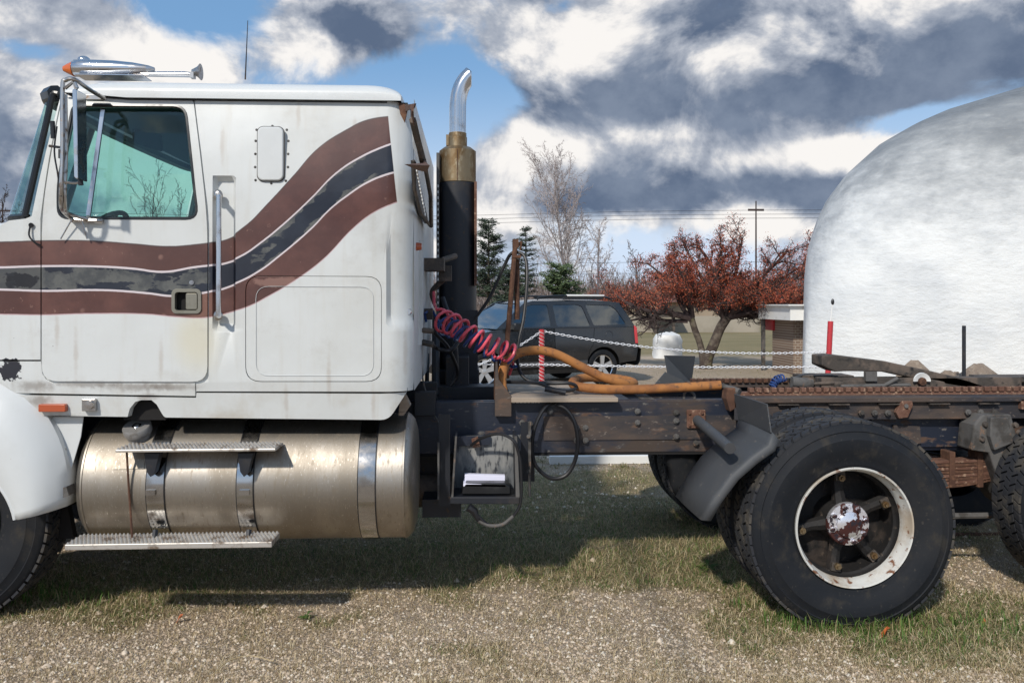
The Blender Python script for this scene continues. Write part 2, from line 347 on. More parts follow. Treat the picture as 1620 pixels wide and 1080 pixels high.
class MB:
    def __init__(s): s.v = []; s.f = []
    def add(s, vs, fs):
        b = len(s.v); s.v += [Vector(p) for p in vs]; s.f += [tuple(i+b for i in f) for f in fs]; return s
    def box(s, a, b):
        a, b = Vector(a), Vector(b)
        x0, x1 = sorted((a.x, b.x)); y0, y1 = sorted((a.y, b.y)); z0, z1 = sorted((a.z, b.z))
        vs = [(x, y, z) for x in (x0, x1) for y in (y0, y1) for z in (z0, z1)]
        return s.add(vs, [(0, 1, 3, 2), (4, 6, 7, 5), (0, 4, 5, 1), (2, 3, 7, 6), (0, 2, 6, 4), (1, 5, 7, 3)])
    def bar(s, a, b, w, h, up=(0, 0, 1)):
        a, b = Vector(a), Vector(b); t = (b-a).normalized(); up = Vector(up)
        r = t.cross(up); r = r.normalized() if r.length > 1e-5 else t.orthogonal().normalized(); u = r.cross(t)
        vs = [p+r*(sx*w/2)+u*(sz*h/2) for p in (a, b) for sx, sz in ((-1, -1), (1, -1), (1, 1), (-1, 1))]
        return s.add(vs, [(0, 3, 2, 1), (4, 5, 6, 7), (0, 1, 5, 4), (1, 2, 6, 5), (2, 3, 7, 6), (3, 0, 4, 7)])
    def tube(s, pts, r, n=8, closed=False, cap=True):
        pts = [Vector(p) for p in pts]; fr = frames(pts, closed); m = len(pts)
        rr = r if isinstance(r, (list, tuple)) else [r]*m
        vs = []
        for p, (u, w), q in zip(pts, fr, rr):
            for k in range(n):
                a = 2*math.pi*k/n; vs.append(p+u*(math.cos(a)*q)+w*(math.sin(a)*q))
        fs = []
        for i in range(m if closed else m-1):
            i2 = (i+1) % m
            for k in range(n):
                k2 = (k+1) % n; fs.append((i*n+k, i*n+k2, i2*n+k2, i2*n+k))
        if cap and not closed:
            fs.append(tuple(range(n))[::-1]); fs.append(tuple((m-1)*n+k for k in range(n)))
        return s.add(vs, fs)
    def cyl(s, a, b, r0, r1=None, n=16): return s.tube([a, b], [r0, r0 if r1 is None else r1], n)
    def lathe(s, prof, o, axis, n=48, caps=True, a0=0., a1=2*math.pi):
        """prof: list of (radius, distance along the axis)"""
        o = Vector(o); ax = Vector(axis).normalized(); u = ax.orthogonal().normalized()
        if abs(ax.y) > .9: u = Vector((1, 0, 0))
        w = ax.cross(u); vs = []; m = len(prof); full = abs(a1-a0-2*math.pi) < 1e-6
        nn = n if full else n+1
        for k in range(nn):
            a = a0+(a1-a0)*k/n; d = u*math.cos(a)+w*math.sin(a)
            for (r, t) in prof: vs.append(o+d*r+ax*t)
        fs = []
        for k in range(n):
            k2 = (k+1) % nn
            for j in range(m-1): fs.append((k*m+j, k2*m+j, k2*m+j+1, k*m+j+1))
        if full and caps:
            if prof[0][0] > 1e-4: fs.append(tuple(k*m for k in range(n))[::-1])
            if prof[-1][0] > 1e-4: fs.append(tuple(k*m+m-1 for k in range(n)))
        return s.add(vs, fs)
    def ball(s, c, r, n=10, sc_=(1, 1, 1)):
        c = Vector(c); prof = [(max(math.sin(math.pi*i/n), 1e-5)*r, -math.cos(math.pi*i/n)*r) for i in range(n+1)]
        b = len(s.v); s.lathe(prof, c, (0, 0, 1), n*2, caps=False)
        for i in range(b, len(s.v)):
            d = s.v[i]-c; s.v[i] = c+Vector((d.x*sc_[0], d.y*sc_[1], d.z*sc_[2]))
        return s
    def prism(s, poly, y0, y1):
        """poly of (x, z) extruded along Y"""
        n = len(poly); vs = [(x, y0, z) for x, z in poly]+[(x, y1, z) for x, z in poly]
        return s.add(vs, [tuple(range(n)), tuple(range(n, 2*n))[::-1]]+[(i, n+i, n+(i+1) % n, (i+1) % n) for i in range(n)])
    def build(s, name, mat, parent=None, smooth=False, bevel=0., fixn=True, label=None):
        me = bpy.data.meshes.new(name)
        xs = [v.x for v in s.v]; ys = [v.y for v in s.v]; zs = [v.z for v in s.v]
        c = Vector(((min(xs)+max(xs))/2, (min(ys)+max(ys))/2, (min(zs)+max(zs))/2 if parent is not None else min(zs)))
        me.from_pydata([v-c for v in s.v], [], s.f)
        bm = bmesh.new(); bm.from_mesh(me); bmesh.ops.remove_doubles(bm, verts=bm.verts, dist=1e-5)
        if fixn: bmesh.ops.recalc_face_normals(bm, faces=bm.faces)
        bm.to_mesh(me); bm.free()
        if smooth:
            me.shade_smooth() if hasattr(me, 'shade_smooth') else None
            try: me.set_sharp_from_angle(angle=R(38))
            except Exception: pass
        me.materials.append(mats[mat] if isinstance(mat, str) else mat)
        o = bpy.data.objects.new(name, me); C.objects.link(o)
        if parent is not None: o.parent = parent; o.location = c-ORG[parent]
        else: o.location = c
        ORG[o] = c
        if bevel:
            md = o.modifiers.new('bevel', 'BEVEL'); md.width = bevel; md.segments = 2; md.limit_method = 'ANGLE'; md.angle_limit = R(40)
        if label: o['label'] = label
        return o
def copy_to(src, parent, delta):
    o = src.copy(); C.objects.link(o); o.parent = parent
    o.location = ORG[src]+Vector(delta)-(ORG[parent] if parent is not None else Vector((0, 0, 0)))
    ORG[o] = ORG[src]+Vector(delta)
    return o
def rrect(x0, z0, x1, z1, r, n=6):
    out = []
    for cx, cz, a in ((x1-r, z1-r, 0), (x0+r, z1-r, 90), (x0+r, z0+r, 180), (x1-r, z0+r, 270)):
        for i in range(n+1):
            t = R(a+90*i/n); out.append((cx+r*math.cos(t), cz+r*math.sin(t)))
    return out
def rpoly(pts, r, n=5):
    """round the corners of a polygon; r: one radius or one per corner"""
    out = []; m = len(pts); P2 = [Vector((p[0], p[1])) for p in pts]
    rs = r if isinstance(r, (list, tuple)) else [r]*m
    for i in range(m):
        a, b, c = P2[i-1], P2[i], P2[(i+1) % m]
        d1 = (a-b); d2 = (c-b); rr = min(rs[i], d1.length*.45, d2.length*.45)
        if rr < 1e-4: out.append((b.x, b.y)); continue
        p0 = b+d1.normalized()*rr; p1 = b+d2.normalized()*rr
        for k in range(n+1):
            t = k/n; q = p0*(1-t)**2+b*(2*t*(1-t))+p1*t*t; out.append((q.x, q.y))
    return out
def pxpoly(pts, Y): return [(W(a, b, Y).x, W(a, b, Y).z) for a, b in pts]
def sheet(outer, holes, yf, th, xs=(), zs=(), flip=False):
    """a panel in the XZ plane with holes, cut along lines and bent by yf, th thick"""
    loops = [[Vector((p[0], p[1], 0)) for p in outer]]+[[Vector((p[0], p[1], 0)) for p in h] for h in holes]
    flat = [v for l in loops for v in l]
    tris = tessellate_polygon(loops)
    bm = bmesh.new()
    vs = [bm.verts.new((v.x, 0, v.y)) for v in flat]
    for t in tris:
        try: bm.faces.new([vs[i] for i in t])
        except Exception: pass
    for x in xs: bmesh.ops.bisect_plane(bm, geom=bm.verts[:]+bm.edges[:]+bm.faces[:], dist=1e-5, plane_co=(x, 0, 0), plane_no=(1, 0, 0))
    for z in zs: bmesh.ops.bisect_plane(bm, geom=bm.verts[:]+bm.edges[:]+bm.faces[:], dist=1e-5, plane_co=(0, 0, z), plane_no=(0, 0, 1))
    bm.verts.index_update()
    mb = MB(); n = len(bm.verts)
    V0 = [(v.co.x, yf(v.co.x, v.co.z), v.co.z) for v in bm.verts]
    V1 = [(x, y+th, z) for x, y, z in V0]
    fs = [tuple(v.index for v in f.verts) for f in bm.faces]
    F2 = list(fs)+[tuple(i+n for i in f)[::-1] for f in fs]
    for e in bm.edges:
        if len(e.link_faces) == 1:
            a, b = e.verts[0].index, e.verts[1].index; F2.append((a, b, b+n, a+n))
    bm.free(); mb.add(V0+V1, F2); return mb
def lin(a, b, n): return [a+(b-a)*i/(n-1) for i in range(n)]
# ================================================================== THE TRUCK
truck = empty('semi_truck', (0, 1.2, 0), 'old white and brown striped cabover-style road tractor with bare rusty frame behind its cab', 'truck')
def Z(py, Y=YC, px=400): return W(px, py, Y).z
def X(px, Y=YC): return W(px, 400, Y).x
XR0 = X(611); RC = .13
ch = [X(336), X(342), X(366), X(373)]; chz = [Z(526), Z(512), Z(286), Z(278)]
def ramp(v, a, b, c, d):
    if v <= a or v >= d: return 0.
    if v < b: return (v-a)/(b-a)
    if v > c: return (d-v)/(d-c)
    return 1.
def yside(x, z):
    y = YC+max(0, z-2.05)**2*.13
    if x > XR0:
        d = min(x-XR0, RC*.999); y += RC-math.sqrt(RC*RC-d*d)
        y += .03*ramp(z, Z(520), Z(500), Z(430), Z(300))*ramp(x, XR0, XR0+.015, 9, 10)
    y += .036*ramp(x, *ch)*ramp(z, *chz)
    if z < Z(604): y += (Z(604)-z)*.10
    return y
XS = [*ch, XR0]+[XR0+RC*t for t in (.15, .3, .45, .6, .72, .83, .91, .96, .99)]
ZS = [*chz, Z(520), Z(500), Z(430), Z(300)]+lin(2.05, 2.66, 7)

# --- near side skins
door_o = [(92, 151), (301, 153), (315, 240), (328, 345), (328, 604), (66, 603), (66, 345), (78, 250)]
win = [(110, 164), (289, 165), (300, 240), (313, 346), (92, 345), (91, 290), (101, 225)]
win_g = [(106, 160), (293, 161), (317, 350), (87, 349), (86, 290), (97, 222)]
dpoly = rpoly(pxpoly(door_o, YC), [.02, .03, .5, .25, .075, .075, .2, .5])
wpoly = rpoly(pxpoly(win, YC), [.03, .06, .5, .06, .05, .08, .3])
door = sheet(dpoly, [wpoly, rrect(X(274), Z(494), X(317), Z(459), .02)], yside, .045, xs=lin(X(70), X(325), 6), zs=ZS).build('door', 'cab', truck, True, .004)
wf = MB().tube([Vector((x, yside(x, z)+.004, z)) for x, z in wpoly], .009, 6, True).build('window_seal', 'blackgloss', door, True)
sheet(rpoly(pxpoly(win_g, YC), .05), [], lambda x, z: yside(x, z)+.030, .004, zs=lin(2.05, 2.66, 7)).build('window', 'glass', door)
a, b = W(154, 166, YC+.0), W(137, 341, YC-.0)
MB().bar(a+Vector((0, .02+.045, 0)), b+Vector((0, .018, 0)), .021, .012, (0, 1, 0)).build('vent_divider', 'chrome', door, False, .002)
jamb = pxpoly([(88, 149), (305, 150), (335, 345), (335, 609), (62, 609), (60, 345)], YC)
sheet(jamb, [rpoly(pxpoly(win_g, YC), .05), rrect(X(272), Z(496), X(319), Z(457), .02)], lambda x, z: yside(x, z)+.014, .004, zs=ZS).build('door_jamb', 'white', truck)
# door handle
hx0, hx1, hz0, hz1 = X(272), X(319), Z(496), Z(457)
hm = sheet(rrect(hx0, hz0, hx1, hz1, .024), [rrect(hx0+.016, hz0+.016, hx1-.016, hz1-.016, .014)], lambda x, z: YC-.008, .03)
hd = hm.build('door_handle', 'handle', door, True, .003)
MB().prism(rrect(hx0+.012, hz0+.012, hx1-.012, hz1-.012, .012), YC+.03, YC+.036).build('handle_recess', 'near_black', door)
MB().prism(rrect((hx0+hx1)/2-.005, hz0+.020, hx1-.020, hz1-.020, .008), YC-.003, YC+.018).build('handle_paddle', 'handle', door, True, .003)
MB().cyl(W(303, 447, YC-.008), W(303, 447, YC+.02), .011, n=14).build('door_lock', 'chrome', door, True)
# sleeper side with hatch openings
bag = pxpoly([(388, 436), (604, 437), (604, 604), (388, 604)], YC)
bagp = rpoly([(a, b) for a, b in bag], .075)
sl_o = pxpoly([(303, 153), (611, 156)], YC)+[(XR0+RC*.99, Z(158))]+[(XR0+RC*.99, Z(600)), (XR0+RC*.95, Z(621))]+pxpoly([(310, 619), (310, 607), (330, 604), (331, 345), (317, 240)], YC)
sleeper = sheet(sl_o, [bagp], yside, .03, xs=XS, zs=ZS).build('sleeper_side', 'cab', truck, True, .003)
bagi = [((x-(bag[0][0]+bag[1][0])/2)*.994+(bag[0][0]+bag[1][0])/2, (z-(bag[0][1]+bag[2][1])/2)*.991+(bag[0][1]+bag[2][1])/2) for x, z in bagp]
bd = sheet(bagi, [], lambda x, z: yside(x, z)+.002, .03, zs=ZS).build('baggage_door', 'cab', truck, True, .006)
MB().tube([Vector((x, YC-.0015, z)) for x, z in [((x-(bag[0][0]+bag[1][0])/2)*.86+(bag[0][0]+bag[1][0])/2+.005, (z-(bag[0][1]+bag[2][1])/2)*.84+(bag[0][1]+bag[2][1])/2-.01) for x, z in bagp]], .0012, 4, True).build('worn_decal_edge', 'white', bd)
MB().box((bag[0][0]-.03, YC+.033, bag[2][1]-.03), (bag[1][0]+.03, YC+.040, bag[0][1]+.03)).build('hatch_frame', 'white', truck)
# upper vent hatch and rivets
v0, v1, u0, u1 = X(408), X(449), Z(286), Z(201)
hatch = MB().prism(rrect(v0, u0, v1, u1, .028), YC-.013, YC+.02).build('vent_hatch', 'white', sleeper, True, .006)
MB().prism(rrect(v0-.004, u0-.004, v1+.004, u1+.004, .03), YC-.0025, YC+.004).build('vent_gasket', 'greycast', sleeper)
riv = None
for (px, py) in [(404, 204), (429, 198), (452, 204), (403, 222), (403, 243), (403, 264), (404, 285), (429, 290), (452, 286), (455, 264), (455, 243), (455, 222)]:
    p = W(px, py, YC); p.y = yside(p.x, p.z)
    if riv is None: riv = MB().ball(p, .0065, 5, (1, .6, 1)).build('rivet', 'greycast', sleeper, True)
    else: copy_to(riv, sleeper, p-ORG[riv])
# grab handle
gy = YC-.075
g = [W(345, 499, YC), W(345, 499, gy)+Vector((0, .01, 0)), W(345.5, 490, gy), W(346, 400, gy), W(346, 318, gy), W(345, 309, gy)+Vector((0, .01, 0)), W(345, 309, YC)]
gh = MB().tube(smooth_path(g, 5), .0125, 12).build('grab_handle', 'chrome', truck, True)
for py in (309, 499): MB().ball(W(345, py, YC+.0), .024, 7, (1, .55, 1.15)).build('handle_foot', 'old_chrome', gh, True)
MB().lathe([(0.0001, -.012), (.014, -.012), (.018, 0), (.018, .01)], W(646, 493, YC+.09), (0, 1, 0), 16).build('clearance_button', 'chrome', truck, True)
# cowl, front lower panel, sill, skirt
cow = [(-150, 352), (-60, 356), (0, 357), (14, 349), (40, 346), (50, 342), (88, 152), (90, 152), (76, 250), (64, 345), (64, 569), (-150, 569)]
sheet(pxpoly(cow, YC), [], yside, .04, xs=lin(X(-150), X(60), 5), zs=ZS).build('cowl_side', 'cab', truck, True, .004)
sheet(pxpoly([(-40, 571.5), (64, 571.5), (66, 590), (72, 600), (84, 606), (308, 606), (308, 627), (22, 622), (-10, 600)], YC), [], lambda x, z: yside(x, z)+.004, .03, zs=ZS).build('lower_cowl', 'cab', truck, True, .002)
notch = [(199, 660), (203, 647), (212, 636), (222, 633), (238, 633), (246, 640), (254, 655), (258, 660)]
sk = [(24, 625), (309, 629.5), (310, 621.5), (600, 623), (642, 622), (614, 665), (258, 661)]+notch[::-1][1:]+[(60, 658), (45, 645)]
sheet(rpoly(pxpoly(sk, YC), [0]*4+[.01, .04, .03]+[0]*10), [], lambda x, z: yside(x, z)+.003+(max(0, x-X(600))*.6)**1.0*.15, .05, xs=lin(X(600), X(640), 4), zs=[Z(632), Z(655)]).build('side_skirt', 'cab', truck, True, .005)
MB().prism(pxpoly([(195, 664), (200, 634), (258, 634), (262, 664)], .12), .12, .16).build('filler_recess', 'near_black', truck)
ln = MB().prism(rrect(X(62), Z(649), X(105), Z(637), .006), YC-.010, YC+.03).build('side_marker_lamp', 'orange_lens', truck, True, .003)
lb = MB().prism(rrect(X(131), Z(648), X(152), Z(629), .004), YC-.012, YC+.03).build('latch_plate', 'old_chrome', truck, False, .002)
MB().lathe([(.0001, -.012), (.020, -.011), (.022, 0)], W(142, 640, YC-.012), (0, 1, 0), 16).build('latch_knob', 'old_chrome', lb, True)

# --- cab shell: back, far side, floor, lining
xb = XR0+RC; zt = Z(155); zb_ = Z(622); YF = 2.38
bk = MB()
ring = []
for t in range(7):
    a = R(90*t/6); ring.append((XR0+RC*math.sin(a), YC+.012+RC-RC*math.cos(a)))
back = [(XR0+RC*.985, YC+RC*.86)]+[(xb, YC+RC), (xb, YF-RC)]+[(XR0+RC*math.sin(R(90*t/6)), YF-RC+RC*math.cos(R(90*t/6))) for t in range(6, -1, -1)]
vs = [(x, y, z) for z in (zb_, zt+.03) for x, y in back]; n = len(back)
mb = MB().add(vs, [(i, i+1, n+i+1, n+i) for i in range(n-1)])
# far side beyond the window opening: build wall pieces
shell = mb.build('cab_back_wall', 'white', truck, True)
fw = [(x, z) for x, z in dpoly]
sheet(pxpoly([(-150, 352), (40, 346), (88, 152), (606, 152), (606, 620), (-150, 620)], YC), [wpoly], lambda x, z: YF-yside(x, z)*.4, .01, zs=lin(2.05, 2.66, 3)).build('far_door', 'liner', truck)
sheet(rpoly(pxpoly(win_g, YC), .05), [], lambda x, z: YF-.05, .004).build('far_window', 'glass', truck)
ins = MB()
ins.box((X(90), YC+.06, zt-.015), (xb-.03, YF-.05, zt+.0))                 # headlining
ins.box((X(331), YC+.05, zb_+.02), (X(336), YF-.05, zt))                   # bulkhead/curtain behind the seats
ins.box((X(-100), YC+.05, zb_), (xb-.03, YF-.05, zb_+.02))
ins.box((X(-150), YC+.05, zb_), (X(-140), YF-.05, Z(356)))
ins.build('cab_lining', 'liner', truck)
MB().box((X(331), YC+.048, zb_+.02), (XR0, YC+.05, zt)).build('sleeper_lining', 'liner', truck)
dash = MB().prism([(X(10), Z(440)), (X(12), Z(352)), (X(60), Z(345)), (X(98), Z(362)), (X(100), Z(440))], YC+.07, YF-.08).build('dashboard', 'liner', truck, True, .02)
st = MB()
sp = W(150, 385, .55); ax = Vector((-.75, 0, .66)).normalized(); u = Vector((0, 1, 0)); w = ax.cross(u)
st.tube([sp+u*(.22*math.cos(t))+w*(.22*math.sin(t)) for t in lin(0, 2*math.pi, 33)[:-1]], .014, 8, True)
for t in (.3, 2.4, 4.5): st.tube([sp, sp+u*(.22*math.cos(t))+w*(.22*math.sin(t))], .011, 6)
st.tube([sp, sp-ax*.4], .02, 8); st.build('steering_wheel', 'seat', truck, True)
for yy in (.35, 1.55):
    q = MB().box((X(200), yy, zb_+.4), (X(300), yy+.5, zb_+.55)); s1 = q.build('driver_seat' if yy < 1 else 'passenger_seat', 'seat', truck, True, .03)
    MB().bar((X(300), yy+.25, zb_+.5), (X(322), yy+.25, zb_+.98), .46, .12, (1, 0, 0)).build('seat_back', 'seat', s1, True, .03)
# sun visor on its arm, seen through the side window
vy = .75
vz = MB().prism(rpoly(pxpoly([(209, 203), (254, 213), (256, 240), (210, 226)], vy), .02), vy, vy+.02)
vz.tube(smooth_path([W(150, 163, vy), W(185, 174, vy), W(200, 184, vy), (W(212, 200, vy)), W(214, 212, vy)], 5), .010, 8)
vz.build('interior_visor', 'liner', truck, True)
# --- windscreen: two panes, curved, divided by a post
tA = W(84, 152, YC+.07); bA = W(40, 343, YC+.04)
def ws(t, s, off=0.):
    """t: 0 bottom..1 top, s: 0 near .. 1 far"""
    p = bA.lerp(tA, t); y = p.y+(YF-.05-p.y*1.0)*s
    b = (.15-.065*t)*(1-abs(2*s-1)**22)+.03*(1-(2*s-1)**2)
    return Vector((p.x-b-off, y, p.z))
for i, (s0, s1) in enumerate(((.008, .292), (.308, .992))):
    m_ = MB(); N = 24
    vs = [ws(t, s0+(s1-s0)*(k/N)**(1.8 if i == 0 else 1)) for k in range(N+1) for t in (0.02, .5, .98)]
    m_.add(vs, [(3*k+j, 3*k+3+j, 3*k+4+j, 3*k+1+j) for k in range(N) for j in (0, 1)])
    m_.build('windscreen', 'glass', truck, True)
wg = MB()
wg.tube([ws(t, .3, .004) for t in lin(0, 1, 5)], .026, 6)
wg.tube([ws(1, s, -.015)+Vector((0, 0, .012)) for s in lin(0, 1, 40)], .042, 8); wg.tube([ws(0, s, -.01) for s in lin(0, 1, 40)], .018, 6)
wg.tube([ws(t, 1., .0) for t in lin(0, 1, 5)], .03, 6)
wg.build('windscreen_post', 'blackgloss', truck, True)
MB().tube(smooth_path([ws(t, 0., -.004)+Vector((0, -.012, 0)) for t in (0, .2, .5, .8, 1)]+[ws(1, 0, -.03)+Vector((0, -.01, .008))], 3), .0155, 8).build('windscreen_seal', 'blackgloss', truck, True)
# --- roof cap
x0, x1 = X(97), X(634); y0, y1 = YC+.012, YF+.01
zr = Z(157)+.0; hr = Z(125)-Z(157)
def fx(d, r): return 1. if d >= r else math.sqrt(max(0, 1-(1-max(d, 0)/r)**2))
gx = sorted(set([x0+t*t*.30 for t in lin(0, 1, 9)]+lin(x0+.3, x1-.17, 9)+[x1-t*t*.17 for t in lin(1, 0, 10)]))
gy_ = sorted(set([y0+t*t*.12 for t in lin(0, 1, 8)]+lin(y0+.12, y1-.12, 8)+[y1-t*t*.12 for t in lin(1, 0, 8)]))
rm = MB(); nx, ny = len(gx), len(gy_)
vs = []
for x in gx:
    for y in gy_:
        a = fx(x-x0, .30)*.75+.25 if x-x0 < .3 else 1; b = fx(x1-x, .17); c_ = min(fx(y-y0, .12), fx(y1-y, .12))
        crown = .03*math.sin(math.pi*(y-y0)/(y1-y0))
        vs.append(Vector((x, y, zr+.022+(hr-.022)*a*(b*.85+.15)*(c_*.80+.20)+crown)))
fs = [(i*ny+j, (i+1)*ny+j, (i+1)*ny+j+1, i*ny+j+1) for i in range(nx-1) for j in range(ny-1)]
rm.add(vs, fs)
per = [i*ny for i in range(nx)]+[(nx-1)*ny+j for j in range(1, ny)]+[i*ny+ny-1 for i in range(nx-2, -1, -1)]+[j for j in range(ny-2, 0, -1)]
lip = [Vector((vs[i].x, vs[i].y, zr+.004+(Z(150)-Z(157))*max(0, 1-(vs[i].x-x0)/.3)*1.0)) for i in per]
k = len(rm.v); rm.v += lip; m_ = len(per)
rm.f += [(per[i], per[(i+1) % m_], k+(i+1) % m_, k+i) for i in range(m_)]
roof = rm.build('roof_cap', 'white', truck, True)
MB().tube([Vector((x, yside(x, Z(156))+.0, zr+.002+(Z(150)-Z(157))*max(0, 1-(x-x0)/.3))) for x in lin(x0+.02, XR0, 12)], .0045, 6).build('roof_seam', 'black', roof, True)
# --- roof horns, marker and antenna
hy = .45
a0 = W(116, 108, hy)
hp = [(.0001, 0), (.012, .004), (.030, .03), (.040, .055)]
ho = MB().lathe([(.038, .05), (.044, .06), (.046, .14), (.043, .26), (.034, .36), (.020, .44), (.010, .47)], W(101, 108, hy), (1, 0, 0), 20)
ho.box(W(118, 118, hy-.06), W(240, 128, hy+.06)); ho.tube([W(170, 117, hy), W(292, 118, hy), W(305, 119, hy)], [.012, .016, .014], 10)
hornp = ho.build('marker_housing', 'chrome', truck, True)
MB().lathe([(.0001, -.0), (.014, .002), (.024, .02), (.036, .045), (.042, .056)], W(100, 109, hy), (1, 0, 0), 18).build('amber_lamp', 'amber', hornp, True)
MB().ball(W(133, 97, hy+.25), .036, 7, (1, 1, .8)).build('second_horn', 'chrome', truck, True)
bl = MB().lathe([(.014, 0), (.018, .01), (.028, .03), (.044, .045)], W(304, 114, hy), (1, 0, .0), 20)
bl.box(W(300, 114, hy-.02), W(310, 126, hy+.02)); bl.build('air_horn_bell', 'old_chrome', truck, True)
MB().tube([W(388, 126, .8), W(390, 80, .8), W(392, 33, .8)], [.005, .0035, .0022], 6).build('roof_antenna', 'black', truck)
# --- mirror assembly
my = -.16
mz = pxpoly([(114, 141), (121, 141), (123, 284), (117, 281)], my-.05)
mir = MB().prism(rpoly(mz, .012), my-.05, my+.045).build('side_mirror', 'chrome', truck, True, .008)
MB().tube([W(127, 283, my), W(128, 293, my)], .012, 8).build('mirror_stud', 'black', mir)
br = MB()
br.tube(smooth_path([W(165, 156, YC), W(140, 141, my*.5), W(118, 126, my), W(104, 127, my), W(99, 140, my), W(99, 240, my), W(97, 300, my), W(98, 330, my*.6), W(112, 345, YC)], 5), .010, 8)
br.tube(smooth_path([W(104, 150, my+.03), W(105, 240, my+.03), W(103, 320, my+.03), W(110, 338, my*.3), W(150, 350, YC)], 5), .008, 8)
br.tube(smooth_path([W(118, 131, my), W(122, 140, my)], 3), .009, 8)
br.tube(smooth_path([W(128, 286, my), W(120, 290, my), W(98, 288, my)], 4), .0055, 6)
br.tube([W(103, 140, my), W(116, 130, my), W(121, 142, my)], .008, 6)
br.build('mirror_bracket', 'old_chrome', truck, True)
b2 = MB()
b2.tube([W(115, 348, YC-.02), W(163, 350, YC-.02)], .012, 8)
b2.tube([W(128, 345, YC-.03), W(138, 378, YC-.02)], .004, 6); b2.tube([W(112, 350, YC-.03), W(96, 378, YC-.02)], .0035, 6)
b2.build('mirror_stay', 'old_chrome', truck, True)
MB().box(W(112, 345, YC-.03), W(120, 353, YC+.01)).build('mirror_foot', 'old_chrome', truck); MB().box(W(133, 149, YC-.02), W(166, 161, YC+.01)).build('mirror_foot', 'old_chrome', truck, False, .004)
b3 = MB()
b3.tube(smooth_path([W(90, 200, my+.05), W(86, 240, my+.05), W(92, 280, my+.05), W(97, 330, my+.08)], 5), .004, 6)
b3.tube([W(83, 192, my+.05), W(84, 219, my+.05)], .011, 8); b3.tube([W(78, 231, my+.05), W(100, 234, my+.03)], .006, 6)
b3.box(W(92, 236, my), W(101, 252, my+.03)); b3.box(W(94, 302, my), W(101, 312, my+.02)); b3.box(W(96, 218, my), W(102, 224, my+.02))
b3.build('mirror_wiring', 'black', truck, True)
MB().tube(smooth_path([W(48, 356, YC-.01), W(46, 372, YC-.02), W(54, 383, YC-.02), W(64, 388, YC-.01)], 4), .0045, 6).build('cowl_cable', 'cable', truck, True)
MB().cyl(W(49, 356, YC-.015), W(49, 356, YC+.01), .011).build('cowl_grommet', 'cable', truck)
# --- cowl top, hood, grille, bumper (mostly out of frame)
hd = MB()
hv = []
for (px, z0_, ins_) in ((44, Z(346), .0), (14, Z(350), .0), (-60, Z(356), .06), (-200, Z(372), .12), (-330, Z(400), .2), (-350, Z(440), .22)):
    for (yy, dz) in ((YC+.02+ins_, -.5), (YC+.02+ins_, -.03), (YC+.06+ins_, 0), (1.2, .06), (YF-.06-ins_, 0), (YF-.02-ins_, -.03), (YF-.02-ins_, -.5)):
        hv.append((X(px), yy, z0_+dz))
hd.add(hv, [(i*7+j, (i+1)*7+j, (i+1)*7+j+1, i*7+j+1) for i in range(5) for j in range(6)])
hd.build('hood', 'white', truck, True)
gr = MB().box((X(-358), .3, .75), (X(-352), 2.1, Z(440))).build('grille', 'black', truck)
for i in range(9): MB().box((X(-360), .34, .85+i*.09), (X(-357), 2.06, .88+i*.09)).build('grille_bar', 'chrome', gr)
MB().box((X(-385), .0, .42), (X(-362), YF, .74)).build('front_bumper', 'old_chrome', truck, False, .02)
for yy in (.32, 1.9): MB().box((X(-362), yy, .80), (X(-356), yy+.2, .98)).build('headlight', 'whiteplain', truck, False, .01)
# --- front fender
cx, cz = X(-90), Z(835)
def fout(a):   # outer radius by angle from +X, degrees
    a = abs(a) if a < 90 else 180-a
    return float(np.interp(a, [0, 12, 30, 45, 60, 90], [.545, .575, .645, .705, .765, .80]))
rin = .375
angs = lin(11, 172, 34)
fv = []; cols = 8
for a in angs:
    ro = fout(a)
    for j in range(cols):
        t = j/(cols-1); r = rin+(ro-rin)*t
        yy = -.035+.115*max(0, t-.35)**2/.42+ (0.02 if j == 0 else 0)
        fv.append(Vector((cx+r*math.cos(R(a)), yy, cz+r*math.sin(R(a)))))
    fv.append(Vector((cx+ro*math.cos(R(a)), .26, cz+ro*math.sin(R(a)))))
    fv.append(Vector((cx+(rin)*math.cos(R(a)), .03, cz+(rin)*math.sin(R(a)))))
nc = cols+2; fm = MB()
order = [cols+1]+list(range(cols))+[cols]
fm.add(fv, [(i*nc+order[j], (i+1)*nc+order[j], (i+1)*nc+order[j+1], i*nc+order[j+1]) for i in range(len(angs)-1) for j in range(nc-1)])
fen = fm.build('front_fender', 'white', truck, True)
fen.modifiers.new('thickness', 'SOLIDIFY').thickness = .006
MB().tube([Vector((cx+rin*math.cos(R(a)), -.012, cz+rin*math.sin(R(a)))) for a in angs], .009, 8).build('fender_lip', 'white', fen, True)
sheet(pxpoly([(58, 659), (132, 659), (128, 690), (104, 772), (94, 770), (60, 700)], .12), [], lambda x, z: .12, .006).build('fender_liner', 'white', truck, False, .002)
MB().prism(pxpoly([(92, 773), (108, 768), (112, 782), (92, 789)], .08), .06, .14).build('fender_bracket', 'greycast', truck)
MB().prism(pxpoly([(88, 790), (108, 790), (120, 850), (92, 850)], .3), .28, .32).build('splash_shield', 'near_black', truck)

